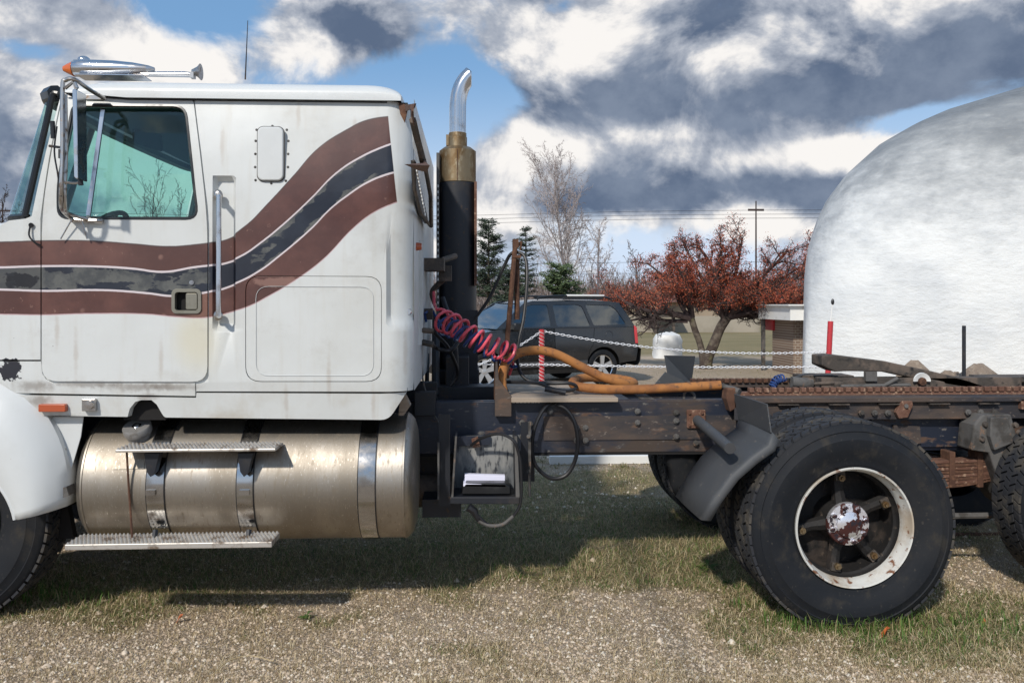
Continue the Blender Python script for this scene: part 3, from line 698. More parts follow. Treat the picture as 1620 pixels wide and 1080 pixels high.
# --- wheels
def tyre_profile(r=.533, w=.285, rb=.292):
    return [(rb, .035), (rb+.012, .018), (rb+.03, .008), (rb+.045, .0075), (rb+.05, .004), (rb+.10, -.006), (rb+.106, -.0085), (rb+.15, -.010), (rb+.155, -.006), (r-.055, .004), (r-.05, .001), (r-.030, .014), (r-.018, .022),
            (r-.012, .034), (r-.012, w-.034), (r-.018, w-.022), (r-.030, w-.014), (r-.05, w-.004), (rb+.12, w+.006), (rb+.03, w-.008), (rb, w-.035)]
def wheel_parts(c, kind, first=None):
    """c: axle point on the outer face plane; kind: 'dual', 'steer'"""
    wh = empty('wheel', c, None, None)
    wh.parent = truck; wh.location = Vector(c)-ORG[truck]
    def tyre(off):
        t = MB().lathe(tyre_profile(), Vector(c)+Vector((0, off, 0)), (0, 1, 0), 96, caps=False).build('tyre', 'rubber', wh, True)
        m = MB(); N = 62; rnd = random.Random(3)
        rows = ((.026, .070), (.078, .118), (.124, .162), (.168, .208), (.216, .262))
        for ri, (a_, b_) in enumerate(rows):
            for k in range(N):
                t0 = (k+.5*(ri % 2)+rnd.uniform(-.03, .03))/N*2*math.pi; dt = .40*2*math.pi/N; sk_ = (.18 if ri % 2 else -.18)*2*math.pi/N
                r0, r1 = .518, .5335 if ri not in (0, 4) else .531
                vs = []
                for rr in (r0, r1):
                    for (tt, yy) in ((t0-dt-sk_, a_), (t0+dt-sk_, a_), (t0+dt+sk_, b_), (t0-dt+sk_, b_)):
                        vs.append(Vector(c)+Vector((rr*math.cos(tt), yy+off, rr*math.sin(tt))))
                m.add(vs, [(4, 5, 6, 7), (0, 1, 5, 4), (1, 2, 6, 5), (2, 3, 7, 6), (3, 0, 4, 7)])
        # shoulder notches
        tr = m.build('tread', 'tread', wh)
        return t, tr
    A = tyre(0.)
    if kind == 'dual':
        for o in A: copy_to(o, wh, (0, .335, 0))
    c = Vector(c)
    rim = MB().lathe([(.292, .06), (.300, .012), (.303, .002), (.300, -.003), (.293, -.001), (.289, .012), (.284, .035), (.275, .05), (.2745, .088)], c, (0, 1, 0), 80, caps=False).build('rim', 'rimwhite', wh, True)
    MB().lathe([(.2745, .0885), (.273, .112), (.266, .120), (.2605, .127), (.2605, .245), (.25, .27), (.2, .275)], c, (0, 1, 0), 60, caps=False).build('rim_band', 'hubdark', wh, True)
    MB().lathe([(.2605, .26), (.15, .24), (.0001, .22)], c, (0, 1, 0), 40, caps=False).build('brake_drum', 'hubdark', wh, True)
    hub = MB().lathe([(.0001, .085), (.08, .085), (.085, .10), (.092, .12), (.105, .2), (.13, .26)], c, (0, 1, 0), 30, caps=False)
    sp_angles = [95, 23, -49, -100, -170]
    for a_ in sp_angles:
        d = Vector((math.cos(R(a_)), 0, math.sin(R(a_))))
        hub.tube([c+d*.06+Vector((0, .16, 0)), c+d*.16+Vector((0, .175, 0)), c+d*.262+Vector((0, .165, 0))], [.045, .030, .034], 8)
    hb = hub.build('hub_spokes', 'hubdark', wh, True)
    lug = None; clm = None
    for a_ in sp_angles:
        d = Vector((math.cos(R(a_)), 0, math.sin(R(a_)))); p = c+d*.228
        t_ = Vector((-d.z, 0, d.x))
        m = MB().bar(p-t_*.026+d*.008+Vector((0, .125, 0)), p+t_*.026+d*.008+Vector((0, .125, 0)), .045, .018, (0, 1, 0)); m.build('rim_clamp', 'greasy', hb, False, .004)
        MB().cyl(p+Vector((0, .085, 0)), p+Vector((0, .14, 0)), .009, n=8).build('wheel_stud', 'brass', hb)
        MB().cyl(p+Vector((0, .10, 0)), p+Vector((0, .118, 0)), .018, n=6).build('wheel_nut', 'brass', hb)
    cap = MB().lathe([(.0001, .045), (.05, .047), (.066, .056), (.070, .068), (.106, .072), (.110, .080), (.110, .094)], c, (0, 1, 0), 40, caps=False).build('hub_cap', 'hubcap', wh, True)
    for i in range(8):
        a_ = i*math.pi/4+.25; p = c+Vector((.089*math.cos(a_), 0, .089*math.sin(a_)))
        MB().lathe([(.0001, .052), (.010, .054), (.013, .060), (.013, .074)], p, (0, 1, 0), 8, caps=False).build('cap_bolt', 'hubcap', hb, True)
    return wh
HUB = W(1353, 835, 0)
w1 = wheel_parts(HUB, 'dual'); w1['label'] = 'dual rear wheel with flaking chrome hub cap'
# tandem copy and the steering wheel, far side copies
def copy_wheel(src, delta, dual=True, mirror=False):
    w = src.copy(); C.objects.link(w); w.parent = truck; w.location = src.location+Vector(delta)
    if mirror: w.rotation_euler = (0, 0, math.pi)
    if 'label' in w: del w['label']
    inner = 0
    for ch in src.children:
        if ch.name.startswith(('tyre', 'tread')) and ch.location.y > .3 and not dual: continue
        c_ = ch.copy(); C.objects.link(c_); c_.parent = w
        for g in ch.children: d = g.copy(); C.objects.link(d); d.parent = c_
    ORG[w] = ORG[src]+Vector(delta); return w
copy_wheel(w1, (1.62, 0, 0))
copy_wheel(w1, (0, 2.43, 0), True, True); copy_wheel(w1, (1.62, 2.43, 0), True, True)
dl = Vector((W(-104, 0, .14).x-HUB.x, .14, .055))
copy_wheel(w1, dl, False); copy_wheel(w1, Vector((dl.x, 2.31, .055)), False, True)
GZ = HUB.z-.500     # how low the tyres stand

# --- fuel tank
ty = .375; tr_ = .322
tx0, tx1 = W(112, 750, ty-.30).x, W(662, 750, ty).x
tz = .715
prof = [(.0001, -.0), (.12, .0), (.25, .008), (.295, .022), (.316, .040), (.322, .050), (.326, .052), (.326, .060), (.322, .062)]
L = tx1-tx0
full = prof+[(.322, L-.062), (.326, L-.060), (.326, L-.052), (.322, L-.05), (.316, L-.040), (.295, L-.022), (.25, L-.008), (.12, L), (.0001, L)]
tank = MB().lathe(full, (tx0, ty, tz), (1, 0, 0), 72, caps=False).build('fuel_tank', 'alu', truck, True)
def stx(px): return W(px, 753, .05).x
for (a_, b_) in ((231, 259), (374, 400), (566, 593)):
    xa, xb_ = stx(a_), stx(b_)
    s_ = MB().lathe([(.3235, 0), (.3285, .001), (.3285, xb_-xa-.001), (.3235, xb_-xa)], (xa, ty, tz), (1, 0, 0), 64, caps=False).build('tank_strap', 'strap', tank, True)
    for e_ in (xa-.004, xb_-.004): MB().lathe([(.3232, 0), (.326, 0), (.326, .008), (.3232, .008)], (e_, ty, tz), (1, 0, 0), 64, caps=False).build('strap_rubber', 'cable', tank, True)
cp = W(219, 684, .17); ca = Vector((-.05, -.45, .9)).normalized()
fc = MB().lathe([(.058, -.10), (.058, 0), (.066, .002), (.068, .010), (.068, .036), (.064, .042), (.0001, .043)], cp, ca, 36, caps=False).build('fuel_cap', 'capgrey', tank, True)
MB().lathe([(.012, .043), (.018, .046), (.022, .043)], cp, ca, 24, caps=False).build('cap_lock', 'chrome', tank, True)
sheet(pxpoly([(180, 712), (227, 712), (228, 741), (179, 742)], .07), [], lambda x, z: ty-math.sqrt(max(0, .3235**2-(z-tz)**2))-.0015, .003, zs=lin(.70, .90, 6)).build('tank_plate', 'alu', tank)
MB().tube([W(200, 705, .03), W(203, 760, .035), W(206, 800, .05), W(209, 850, .03)], .0055, 6).build('drain_rod', 'rust', tank)
# steps
def step(px0, px1, pyf, th_, name):
    a_, b_ = W(px0, pyf, -.05), W(px1, pyf-1, -.05)
    wdt = .165
    m = MB().box((a_.x, -.05, a_.z-th_), (b_.x, -.05+wdt, a_.z))
    s_ = m.build('step', 'alu_step', truck, False, .004)
    g_ = MB(); nx_ = int((b_.x-a_.x)/.019); rn = 8
    for i in range(nx_):
        for j in range(rn):
            x_ = a_.x+.010+i*.019+(.0095 if j % 2 else 0); y_ = -.05+.010+j*(wdt-.02)/(rn-1)
            if x_ > b_.x-.008: continue
            r_ = .0062
            g_.add([(x_-r_, y_, a_.z), (x_, y_-r_, a_.z), (x_+r_, y_, a_.z), (x_, y_+r_, a_.z), (x_-r_*.5, y_, a_.z+.008), (x_, y_-r_*.5, a_.z+.008), (x_+r_*.5, y_, a_.z+.008), (x_, y_+r_*.5, a_.z+.008)],
                   [(4, 5, 6, 7), (0, 1, 5, 4), (1, 2, 6, 5), (2, 3, 7, 6), (3, 0, 4, 7)])
    g_ = g_.build('grip_teeth', 'alu_step', s_); g_['kind'] = 'stuff'
    return s_
s1 = step(182, 436, 711, .014, 'step'); s2 = step(102, 430, 861, .028, 'step')
for px in (240, 388):
    MB().prism(pxpoly([(px-12, 717), (px+12, 717), (px+4, 748), (px-2, 754), (px-8, 746)], .0), .0, .05).build('step_bracket', 'black', s1)
    MB().tube([W(px+6, 838, .08), W(px+4, 858, .05)], .014, 6).build('step_hanger', 'black', s2)
    MB().box(W(px-10, 775, .035), W(px+8, 781, .06)).build('strap_bolt_plate', 'strap', tank)
# --- chassis rails
y_n, y_f = .78, 1.62
rz1 = W(900, 634, y_n).z; rz0 = W(900, 716, y_n).z
xe = HUB.x+2.1; xs_ = X(-300)
def rail(yy, sgn, m_):
    r_ = MB(); t_ = .009; fl_ = .085
    r_.box((xs_, yy, rz0), (xe, yy+t_*sgn, rz1)); r_.box((xs_, yy+t_*sgn, rz1-t_), (xe, yy+fl_*sgn, rz1)); r_.box((xs_, yy+t_*sgn, rz0), (xe, yy+fl_*sgn, rz0+t_))
    return r_.build('frame_rail', m_, truck, False, .004)
rn_ = rail(y_n, 1, 'rail'); rf_ = rail(y_f, -1, 'rail')
# fish plate with rust, between cab and wheel
fp = MB().box((W(860, 0, y_n).x, y_n-.008, W(0, 703, y_n).z), (W(1168, 0, y_n).x, y_n-.0005, W(0, 664, y_n).z)).build('fish_plate', 'rail_rust', rn_)
MB().box((W(652, 0, y_n).x, y_n-.002, rz0-.014), (W(1190, 0, y_n).x, y_n+.05, rz0-.002)).build('lower_flange', 'near_black', rn_)
for px, py, Y_, name, mt_, sx in ():
    pass
for (px, w_) in ((700, .1), (1000, .1), (1240, .12), (1420, .12), (1600, .12)):
    x_ = W(px, 0, y_n).x; MB().box((x_-w_/2, y_n+.02, rz0+.03), (x_+w_/2, y_f-.02, rz1-.03)).build('cross_member', 'black', truck, False, .004)
bolt = MB().lathe([(.0001, -.022), (.010, -.022), (.012, -.014), (.018, -.012), (.018, 0)], W(926, 676, y_n), (0, 1, 0), 8, caps=False).build('bolt', 'greycast', rn_, True)
bp = [(926, 696), (912, 676), (912, 696), (1069, 652), (1069, 665), (1069, 690), (870, 650), (838, 670), (838, 690), (826, 668), (826, 690), (1008, 650), (1008, 668), (700, 670), (700, 690), (1100, 700)]
for px, py in bp: copy_to(bolt, rn_, W(px, py, y_n-.001)-ORG[bolt]+Vector((0, -.018, 0)))
# slider rail at the rear
sr0 = W(1160, 640, y_n-.05); zt0 = W(1400, 637, .70).z
sl_ = MB(); ys = .70
sx0 = W(1162, 0, ys).x
sl_.box((sx0, ys, W(1300, 664, ys).z), (xe, ys+.012, W(1300, 632, ys).z))
sl_.box((sx0, ys-.03, W(1300, 636, ys).z), (xe, ys+.12, W(1300, 628, ys).z))
sld = sl_.build('slide_rail', 'rail_rust', truck, False, .004)
for i in range(10):
    x_ = sx0+.25+i*.30
    if x_ < xe-.2: MB().box((x_, ys-.034, W(1300, 638, ys).z-.006), (x_+.12, ys-.001, W(1300, 638, ys).z)).build('slide_clip', 'greasy', sld)
# rows of rack teeth on the rail tops
def teeth(y_a, y_b, z0_, xa, xb_, mt_, par):
    first = None; x_ = xa; n_ = 0
    while x_ < xb_ and n_ < 60:
        if first is None: first = MB().box((x_, y_a, z0_), (x_+.030, y_b, z0_+.028)).build('rack_tooth', mt_, par, False, .003)
        else: copy_to(first, par, (x_-xa, 0, 0))
        x_ += .045; n_ += 1
zr_ = W(1300, 620, .80).z
MB().box((sx0, .80, zr_-.05), (xe, .86, zr_)).build('rack_bar', 'rust_pale', sld)
teeth(.79, .83, zr_, W(1185, 0, .8).x, xe, 'rust_pale', sld)
far = MB().box((W(1090, 0, 1.55).x, 1.52, rz1), (xe, 1.66, rz1+.03)).build('far_slide_rail', 'rail_rust', truck)
teeth(1.50, 1.56, rz1+.03, W(1095, 0, 1.5).x, xe-.3, 'rust', far)
b_ = None
for px, py in [(1363, 653), (1384, 653), (1405, 653), (1532, 652), (1552, 652), (1574, 652), (1310, 650)]:
    copy_to(bolt, sld, W(px, py, ys-.02)-ORG[bolt]+Vector((0, -.002, 0)))
lower = MB().box((W(1380, 0, .76).x, .765, W(1500, 706, .77).z), (xe, .779, W(1500, 662, .77).z)).build('rear_web_plate', 'rail', rn_)
MB().prism(pxpoly([(1413, 672), (1454, 674), (1456, 700), (1430, 706), (1412, 690)], .755), .745, .762).build('patch_plate', 'rail_rust', rn_)
tg = MB().prism(pxpoly([(1417, 652), (1426, 634), (1443, 634), (1444, 641), (1436, 660), (1422, 662)], ys-.03), ys-.035, ys-.001).build('rusty_tag', 'rust_pale', sld, False, .004)
MB().cyl(W(1434, 642, ys-.045), W(1434, 642, ys-.03), .012).build('tag_washer', 'greycast', sld)
MB().box(W(1616, 632, ys-.03), W(1624, 646, ys-.001)).build('end_tag', 'rust_pale', sld)
# spring hanger + springs + axles
hx = [(1537, 712), (1541, 672), (1554, 656), (1600, 655), (1612, 700), (1640, 790), (1590, 790), (1565, 716)]
sheet(pxpoly(hx, .60), [], lambda x, z: .60, .15).build('spring_hanger', 'greycast', truck, False, .01)
for px, py in ((1558, 671), (1553, 694), (1606, 672), (1612, 684)): MB().lathe([(.0001, -.018), (.013, -.016), (.018, 0)], W(px, py, .60), (0, 1, 0), 10, caps=False).build('hanger_bolt', 'greasy', truck, True)
MB().prism(pxpoly([(1566, 660), (1594, 660), (1602, 700), (1572, 712), (1565, 690)], .57), .56, .60).build('hanger_rib', 'greycast', truck, False, .006)
def springs(yy, par):
    SX = HUB.x+.80; sp_ = empty('leaf_spring', (SX, yy, .8), None, None); sp_.parent = par; sp_.location = Vector((SX, yy, .8))-ORG[truck]
    z_ = W(1520, 728, yy).z
    for i in range(8):
        half = .72-i*.055; pts = [Vector((SX+t*half, yy, z_-i*.021-.06*abs(t)**2*0+.05*(t*t)*.8)) for t in lin(-1, 1, 9)]
        m = MB()
        for a_, b2_ in zip(pts[:-1], pts[1:]): m.bar(a_, b2_, .085, .016)
        m.build('spring_leaf', 'rust_pale' if i % 2 == 0 else 'rust', sp_)
    for px in (1499, 1543): MB().box((W(px-4, 0, yy).x, yy-.05, z_-.15), (W(px+5, 0, yy).x, yy+.05, z_+.06)).build('spring_clip', 'rust', sp_, False, .004)
springs(.72, truck); springs(1.70, truck)
for dx_ in (0, 1.62):
    MB().tube([(HUB.x+dx_, .25, HUB.z), (HUB.x+dx_, 2.2, HUB.z)], .065, 12).build('axle', 'greasy', truck, True)
    MB().ball((HUB.x+dx_, 1.2, HUB.z), .22, 8).build('differential', 'greasy', truck, True)
MB().tube([W(1480, 816, .75), W(1620, 814, .75)], .018, 8).build('torque_rod', 'greycast', truck); MB().tube([W(1480, 846, 1.6), W(1640, 846, 1.6)], .02, 8).build('torque_rod', 'rust', truck)
MB().tube(smooth_path([W(1440, 712, .95), W(1500, 722, .95), W(1560, 738, .95)], 4), .012, 6).build('air_line', 'black', truck)
MB().tube([(X(300), 1.2, .80), (HUB.x-.2, 1.2, .72)], .05, 10).build('drive_shaft', 'black', truck, True)
MB().tube([(X(-90), .3, cz), (X(-90), 2.1, cz)], .05, 10).build('front_axle', 'black', truck)
eb = MB().box((X(-180), .85, .45), (X(120), 1.55, 1.5)); eb.box((X(120), .95, .5), (X(420), 1.45, 1.0)); eb.build('engine', 'near_black', truck, False, .04)

# --- mudguard quarter
mp = [(1217, 640), (1221, 683), (1214, 702), (1186, 722), (1153, 752), (1127, 788), (1108, 822)]
pts = [W(a_, b2_, 0) for a_, b2_ in mp]; pts = [Vector((p.x, 0, p.z)) for p in pts]
top = pts[:2]; low = pts[1:]
m = MB()
yy0, yy1 = -.01, .50
def strip(P_, m, prof_):
    n_ = len(prof_); vs = []
    ctr = Vector((HUB.x, 0, HUB.z))
    for p in P_:
        d = (ctr-Vector((p.x, 0, p.z))).normalized()
        for (y_, inn) in prof_: q = p+d*inn; vs.append(Vector((q.x, y_, q.z)))
    m.add(vs, [(i*n_+j, (i+1)*n_+j, (i+1)*n_+j+1, i*n_+j+1) for i in range(len(P_)-1) for j in range(n_-1)])
strip(low, m, [(yy0, .050), (yy0, .030), (yy0+.004, .012), (yy0+.014, .003), (yy0+.035, 0), (yy0+.26, -.004), (yy1, 0)])
gd = m.build('mudguard', 'plastic', truck, True); gd.modifiers.new('t', 'SOLIDIFY').thickness = .006
a_, b_ = W(1217, 640, 0), W(1221, 684, 0)
m = MB().add([(a_.x, .02, a_.z), (b_.x, .0, b_.z), (b_.x+.0, .50, b_.z), (a_.x-.01, .50, a_.z-.0)], [(0, 1, 2, 3)])
fl_ = m.build('mudguard_flap', 'plastic', gd); fl_.modifiers.new('t', 'SOLIDIFY').thickness = .006
MB().tube([W(1103, 664, .76), W(1155, 709, .02)], .029, 18).build('mudguard_arm', 'plastic', truck, True)
MB().tube([W(1155, 709, .019), W(1155, 709, .005)], .027, 18).build('arm_plug', 'cable', truck, True)
ap = MB().prism(rpoly(pxpoly([(1087, 648), (1116, 648), (1116, 677), (1087, 677)], .76), .008), .755, .779).build('arm_flange', 'rust_pale', truck, False, .003)
for q in ((1091, 653), (1111, 653), (1091, 672), (1111, 672)): MB().cyl(W(*q, .745), W(*q, .757), .009, n=6).build('flange_bolt', 'rust', ap)
# far-side mudguard
P_ = [Vector((p.x, 0, p.z)) for p in pts]; m = MB()
vs = []
for p in smooth_path(P_[1:], 3): vs += [Vector((p.x, y_, p.z)) for y_ in (1.93, 2.42)]
m.add(vs, [(2*i, 2*i+2, 2*i+3, 2*i+1) for i in range(len(vs)//2-1)])
g2 = m.build('mudguard', 'plastic', truck, True); g2.modifiers.new('t', 'SOLIDIFY').thickness = .006
m = MB().add([W(1052, 562, 1.93), W(1100, 563, 2.4), W(1094, 606, 2.4), W(1058, 596, 1.93)], [(0, 1, 2, 3)])
g3 = m.build('mudguard_flap', 'plastic', truck); g3.modifiers.new('t', 'SOLIDIFY').thickness = .008
MB().prism(pxpoly([(1034, 609), (1052, 588), (1090, 606), (1080, 612)], 1.9), 1.88, 1.9).build('guard_wedge', 'plastic', truck)
# --- exhaust stack
ey = 1.75
ec = W(724, 300, ey).x
def ez(py): return W(724, py, ey).z
ex = empty('exhaust_stack', (ec, ey, rz1), None, None); ex.parent = truck; ex.location = Vector((ec, ey, rz1))-ORG[truck]
rp = .058
pp = smooth_path([(ec, ey, ez(216)), (ec, ey, ez(185)), (ec+.003, ey, ez(160)), (ec+.02, ey, ez(142)), (ec+.052, ey, ez(128)), (ec+.098, ey, ez(117)), ], 5)
pm = MB().tube(pp, [.058]*len(pp), 24, cap=False)
pm2 = bmesh.new()
pipe = pm.build('stack_pipe', 'chrome', ex, True); pipe.modifiers.new('t', 'SOLIDIFY').thickness = .003
# cut the tip vertically
bm = bmesh.new(); bm.from_mesh(pipe.data)
bmesh.ops.bisect_plane(bm, geom=bm.verts[:]+bm.edges[:]+bm.faces[:], plane_co=(W(746, 0, ey).x-ORG[pipe].x, 0, 0), plane_no=(1, 0, 0), clear_outer=True)
bm.to_mesh(pipe.data); bm.free()
MB().lathe([(.060, 0), (.066, .004), (.066, .08), (.062, .085), (.062, .11)], (ec, ey, ez(236)), (0, 0, 1), 28, caps=False).build('stack_clamp', 'brass', ex, True)
MB().box((ec-.080, ey-.02, ez(231)), (ec-.058, ey+.02, ez(214))).build('clamp_lug', 'brass', ex)
rm_ = .128
MB().lathe([(.06, ez(235)-ez(290)+.012), (.095, ez(236)-ez(290)+.008), (rm_, ez(240)-ez(290)), (rm_, 0)], (ec, ey, ez(290)), (0, 0, 1), 40, caps=False).build('muffler_top', 'brass', ex, True)
MB().lathe([(rm_+.004, 0), (rm_+.004, ez(291)-rz1-.12), (rm_-.01, ez(291)-rz1-.12)], (ec, ey, rz1+.12), (0, 0, 1), 40, caps=False).build('heat_shield', 'black', ex, True)
MB().box((ec-rm_-.016, ey-.10, rz1), (ec-rm_+.004, ey-.04, ez(246))).build('shield_strip', 'greycast', ex)
MB().box((ec+rm_-.012, ey-.115, ez(452)), (ec+rm_+.006, ey-.05, ez(291))).build('rust_strip', 'rust_pale', ex)
MB().box((ec-.002, ey-rm_-.003, ez(289)), (ec+.003, ey-rm_+.002, ez(241))).build('muffler_seam', 'rust', ex)
hole = None
for i in range(22):
    z_ = ez(300)-i*.040
    if hole is None: hole = MB().box((ec-rm_-.008, ey-.104, z_), (ec-rm_-.001, ey-.099, z_+.018)).build('strip_hole', 'whiteplain', ex)
    else: copy_to(hole, ex, (0, 0, -i*.040))
MB().box((ec-.15, ey-.15, rz1-.02), (ec+.15, ey+.15, rz1+.12)).build('stack_base', 'black', ex, False, .01)
MB().box((ec-.02, ey-.16, ez(595)), (ec+.14, ey-.12, ez(490))).build('stack_leg', 'black', ex)
# --- cab rear details: side extender frame, vents, torn rust
xbk = xb
def BK(y, py, d=.0):
    """point on the cab's back wall at depth y, shown at row py"""
    dep = (y+DC)*CT+xbk*ST
    return Vector((xbk+d, y, H-(py-YH)*dep/F))
def BP(px, py, off=.03):
    k_ = (px-810)/F; D_ = (xb+off)*(CT-k_*ST)/(k_*CT+ST); return W(px, py, D_-DC)
def plate(pl, name, mt_, th=.006, par=None):
    m_ = MB().add(pl, [tuple(range(len(pl)))]); o_ = m_.build(name, mt_, par or truck); o_.modifiers.new('t', 'SOLIDIFY').thickness = th; return o_
plate([W(630, 162, .10), W(646, 167, .06), W(640, 194, .06), (W(633, 180, .06))], 'torn_rusty_edge', 'rust')
plate([BP(656, 164, .10), BP(654, 176, .10), BP(656, 199, .06), BP(652, 190, .02), BP(651, 168, .02)], 'torn_rusty_edge', 'rust')
plate([W(640, 166, .10), BP(656, 164, .10), BP(653, 172, .08), W(641, 176, .08)], 'torn_rusty_edge', 'rust')
ex1 = MB(); ex1.tube([BP(653, 190, .05), BP(660, 220, .06), BP(673, 266, .06)], .016, 6); ex1.tube([BP(673, 266, .06), BP(681, 310, .06), BP(682, 358, .05)], .012, 6); ex1.build('fairing_frame', 'greasy', truck)
plate([BP(652, 186, .02), BP(657, 215, .05), BP(674, 270, .06), BP(669, 272, .05), BP(655, 232, .02)], 'fairing_strip', 'white')
plate([BP(672, 250, .06), BP(675, 258, .10), BP(680, 262, .28), BP(675, 272, .08), BP(664, 270, .05), BP(668, 262, .05)], 'torn_rusty_corner', 'rust')
lp = plate([BP(654, 254, .02), BP(658, 256, .03), BP(678, 352, .03), BP(675, 354, .03), BP(665, 336, .02), BP(656, 300, .02)], 'rear_louvre_panel', 'black', .012)
MB().tube([BP(654, 254, .03), BP(656, 300, .03), BP(665, 336, .03), BP(681, 358, .04)], .009, 6).build('louvre_edge', 'greasy', lp)
for i in range(13):
    t = i/12; p = BP(658.2+t*13.5, 266+t*70, .055); MB().box(p, p+Vector((.004, .05, -.014))).build('panel_hole', 'whiteplain', lp)
for y_ in (.5, .62, .74): MB().box(BK(y_, 380), BK(y_+.03, 545, .008)).build('back_rib', 'white', truck)
m = MB(); m.box(BK(1.0, 408, .0), BK(1.25, 430, .12)); m.tube([BK(1.2, 412, .1), BK(1.4, 405, .18)], .02, 8); m.box(BK(1.25, 420, .08), BK(1.35, 445, .16))
m.tube(smooth_path([BK(1.3, 440, .12), W(684, 460, 1.35), W(688, 480, 1.35)], 4), .018, 8); m.build('air_connection', 'greasy', truck, True)
MB().box(BK(1.0, 488, .0), BK(1.1, 505, .05)).build('rear_bracket', 'greasy', truck)
MB().lathe([(.0001, .03), (.018, .028), (.022, 0)], BK(.3, 390), (1, 0, 0), 12, caps=False).build('rear_lamp', 'orange_lens', truck, True)
MB().tube([BK(.75, 522), BK(.75, 524, .07)], .016, 8).build('hose_fitting', 'greasy', truck); MB().tube([BK(.75, 541), BK(.75, 545, .07)], .018, 8).build('hose_fitting', 'greasy', truck)
MB().prism(pxpoly([(641, 622), (650, 640), (640, 655), (632, 655), (634, 628)], .25), .2, .28).build('cab_mount', 'wood', truck)
# under the cab back: dark machinery
for a_, b_ in ((W(645, 605, 1.0), W(692, 630, 1.1)), (W(655, 620, .7), W(690, 655, .78)), (W(662, 612, 1.2), W(800, 640, 1.4))): MB().box(a_, b_).build('cab_support', 'black', truck, False, .005)
for q_ in ((690, 500, 625, .026), (676, 560, 640, .014)): MB().tube([W(q_[0], q_[1], 1.5), W(q_[0]-1, q_[2], 1.2)], q_[3], 8).build('support_tube', 'black', truck, True)
m = MB(); m.box(W(705, 565, 1.3), W(742, 612, 1.6)); m.tube(smooth_path([W(700, 470, 1.3), W(716, 520, 1.2), W(722, 575, 1.2), W(716, 606, 1.2)], 5), .016, 8); m.build('valve_stack', 'black', truck, False, .005)
MB().tube(smooth_path([W(668, 575, .9), W(669, 600, .8), W(676, 628, .74), W(684, 650, .72), W(694, 668, .74)], 5), .005, 6).build('white_wire', 'greycast', truck)
MB().prism(pxpoly([(783, 618), (783, 600), (784, 572), (787, 572), (789, 600), (809, 626), (809, 658), (783, 658)], .74), .72, .779).build('hose_post', 'rail_rust', truck, False, .004)
MB().box(W(782, 570, .9), W(789, 628, 1.02)).build('hose_post', 'rust', truck)
# black suzie cables and coils
def coil(pts, r, turns, rad, name, mat_, ph=0., n=16):
    path = smooth_path(pts, 24); N = len(path)
    # resample by index
    out = []; T = int(turns*n)
    for i in range(T+1):
        f = i/T*(N-1); a_ = int(min(f, N-2)); p = path[a_].lerp(path[a_+1], f-a_); t = (path[a_+1]-path[a_]).normalized()
        u = t.cross(Vector((0, 0, 1))).normalized(); w = u.cross(t)
        rr = r(i/T) if callable(r) else r
        an = 2*math.pi*i/n+ph; out.append(p+u*(rr*math.cos(an))+w*(rr*math.sin(an)))
    return out
cp_ = [W(692, 505, .95), W(718, 514, .85), (W(750, 534, .80)), W(782, 549, .80), W(812, 560, .85)]
rc = coil(cp_, lambda t: .066-.012*t, 9.5, .05, '', '')
rc = smooth_path([W(686, 462, 1.3), W(687, 482, 1.2)]+rc[3:]+[W(812, 575, .95), W(806, 592, 1.0)], 1)
MB().tube(rc, .0092, 8).build('red_air_hose', 'red_hose', truck, True)
rb_ = coil([p+Vector((.018, .05, -.035)) for p in cp_], lambda t: .058-.008*t, 8.5, .05, '', '', 2.2)
rb_ = [W(674, 508, 1.0), W(672, 496, .95), W(682, 488, 1.1)]+rb_[5:]+[W(812, 580, 1.0)]
MB().tube(rb_, .0088, 8).build('blue_air_hose', 'blue_hose', truck, True)
MB().tube(smooth_path([BK(.75, 524, .06), W(684, 524, .9), W(704, 543, .95), W(714, 560, 1.0), W(724, 590, 1.1), W(712, 610, 1.1)], 6), .011, 8).build('brake_line', 'cable', truck, True)
MB().tube(smooth_path([BK(.75, 545, .06), W(690, 550, .9), W(710, 555, .9), W(722, 545, .95), W(728, 530, 1.0)], 6), .013, 8).build('brake_line', 'cable', truck, True)
# mast of two rusty pipes carrying the cables
pg = MB(); pg.tube([W(802, 598, 1.15), W(802, 545, 1.15), W(815, 390, 1.15)], .016, 8); pg.tube([W(818, 505, 1.2), W(818, 410, 1.2)], .017, 8)
pg.box(W(811, 378, 1.14), W(820, 392, 1.18)); pg.tube(smooth_path([W(820, 390, 1.16), W(825, 382, 1.16), W(823, 396, 1.16)], 4), .006, 6); pg.box(W(811, 403, 1.13), W(823, 409, 1.22))
pg.build('hose_mast', 'rust', truck, True)
MB().tube(smooth_path([W(749, 507, 1.2), W(775, 470, 1.2), W(798, 420, 1.2), (W(808, 402, 1.18)), W(820, 399, 1.17), W(831, 408, 1.15), W(834, 440, 1.1), W(829, 500, 1.05), W(820, 545, 1.0), W(820, 580, .95), W(833, 600, .90), W(862, 606, .86), W(900, 606, .84), W(912, 612, .86), W(900, 618, .84), W(875, 615, .82), W(850, 606, .84), W(800, 604, .9)], 6), .0105, 8).build('electric_cable', 'cable', truck, True)
MB().tube([W(862, 615, .82), W(895, 621, .81)], .016, 8).build('cable_plug', 'black', truck, True)
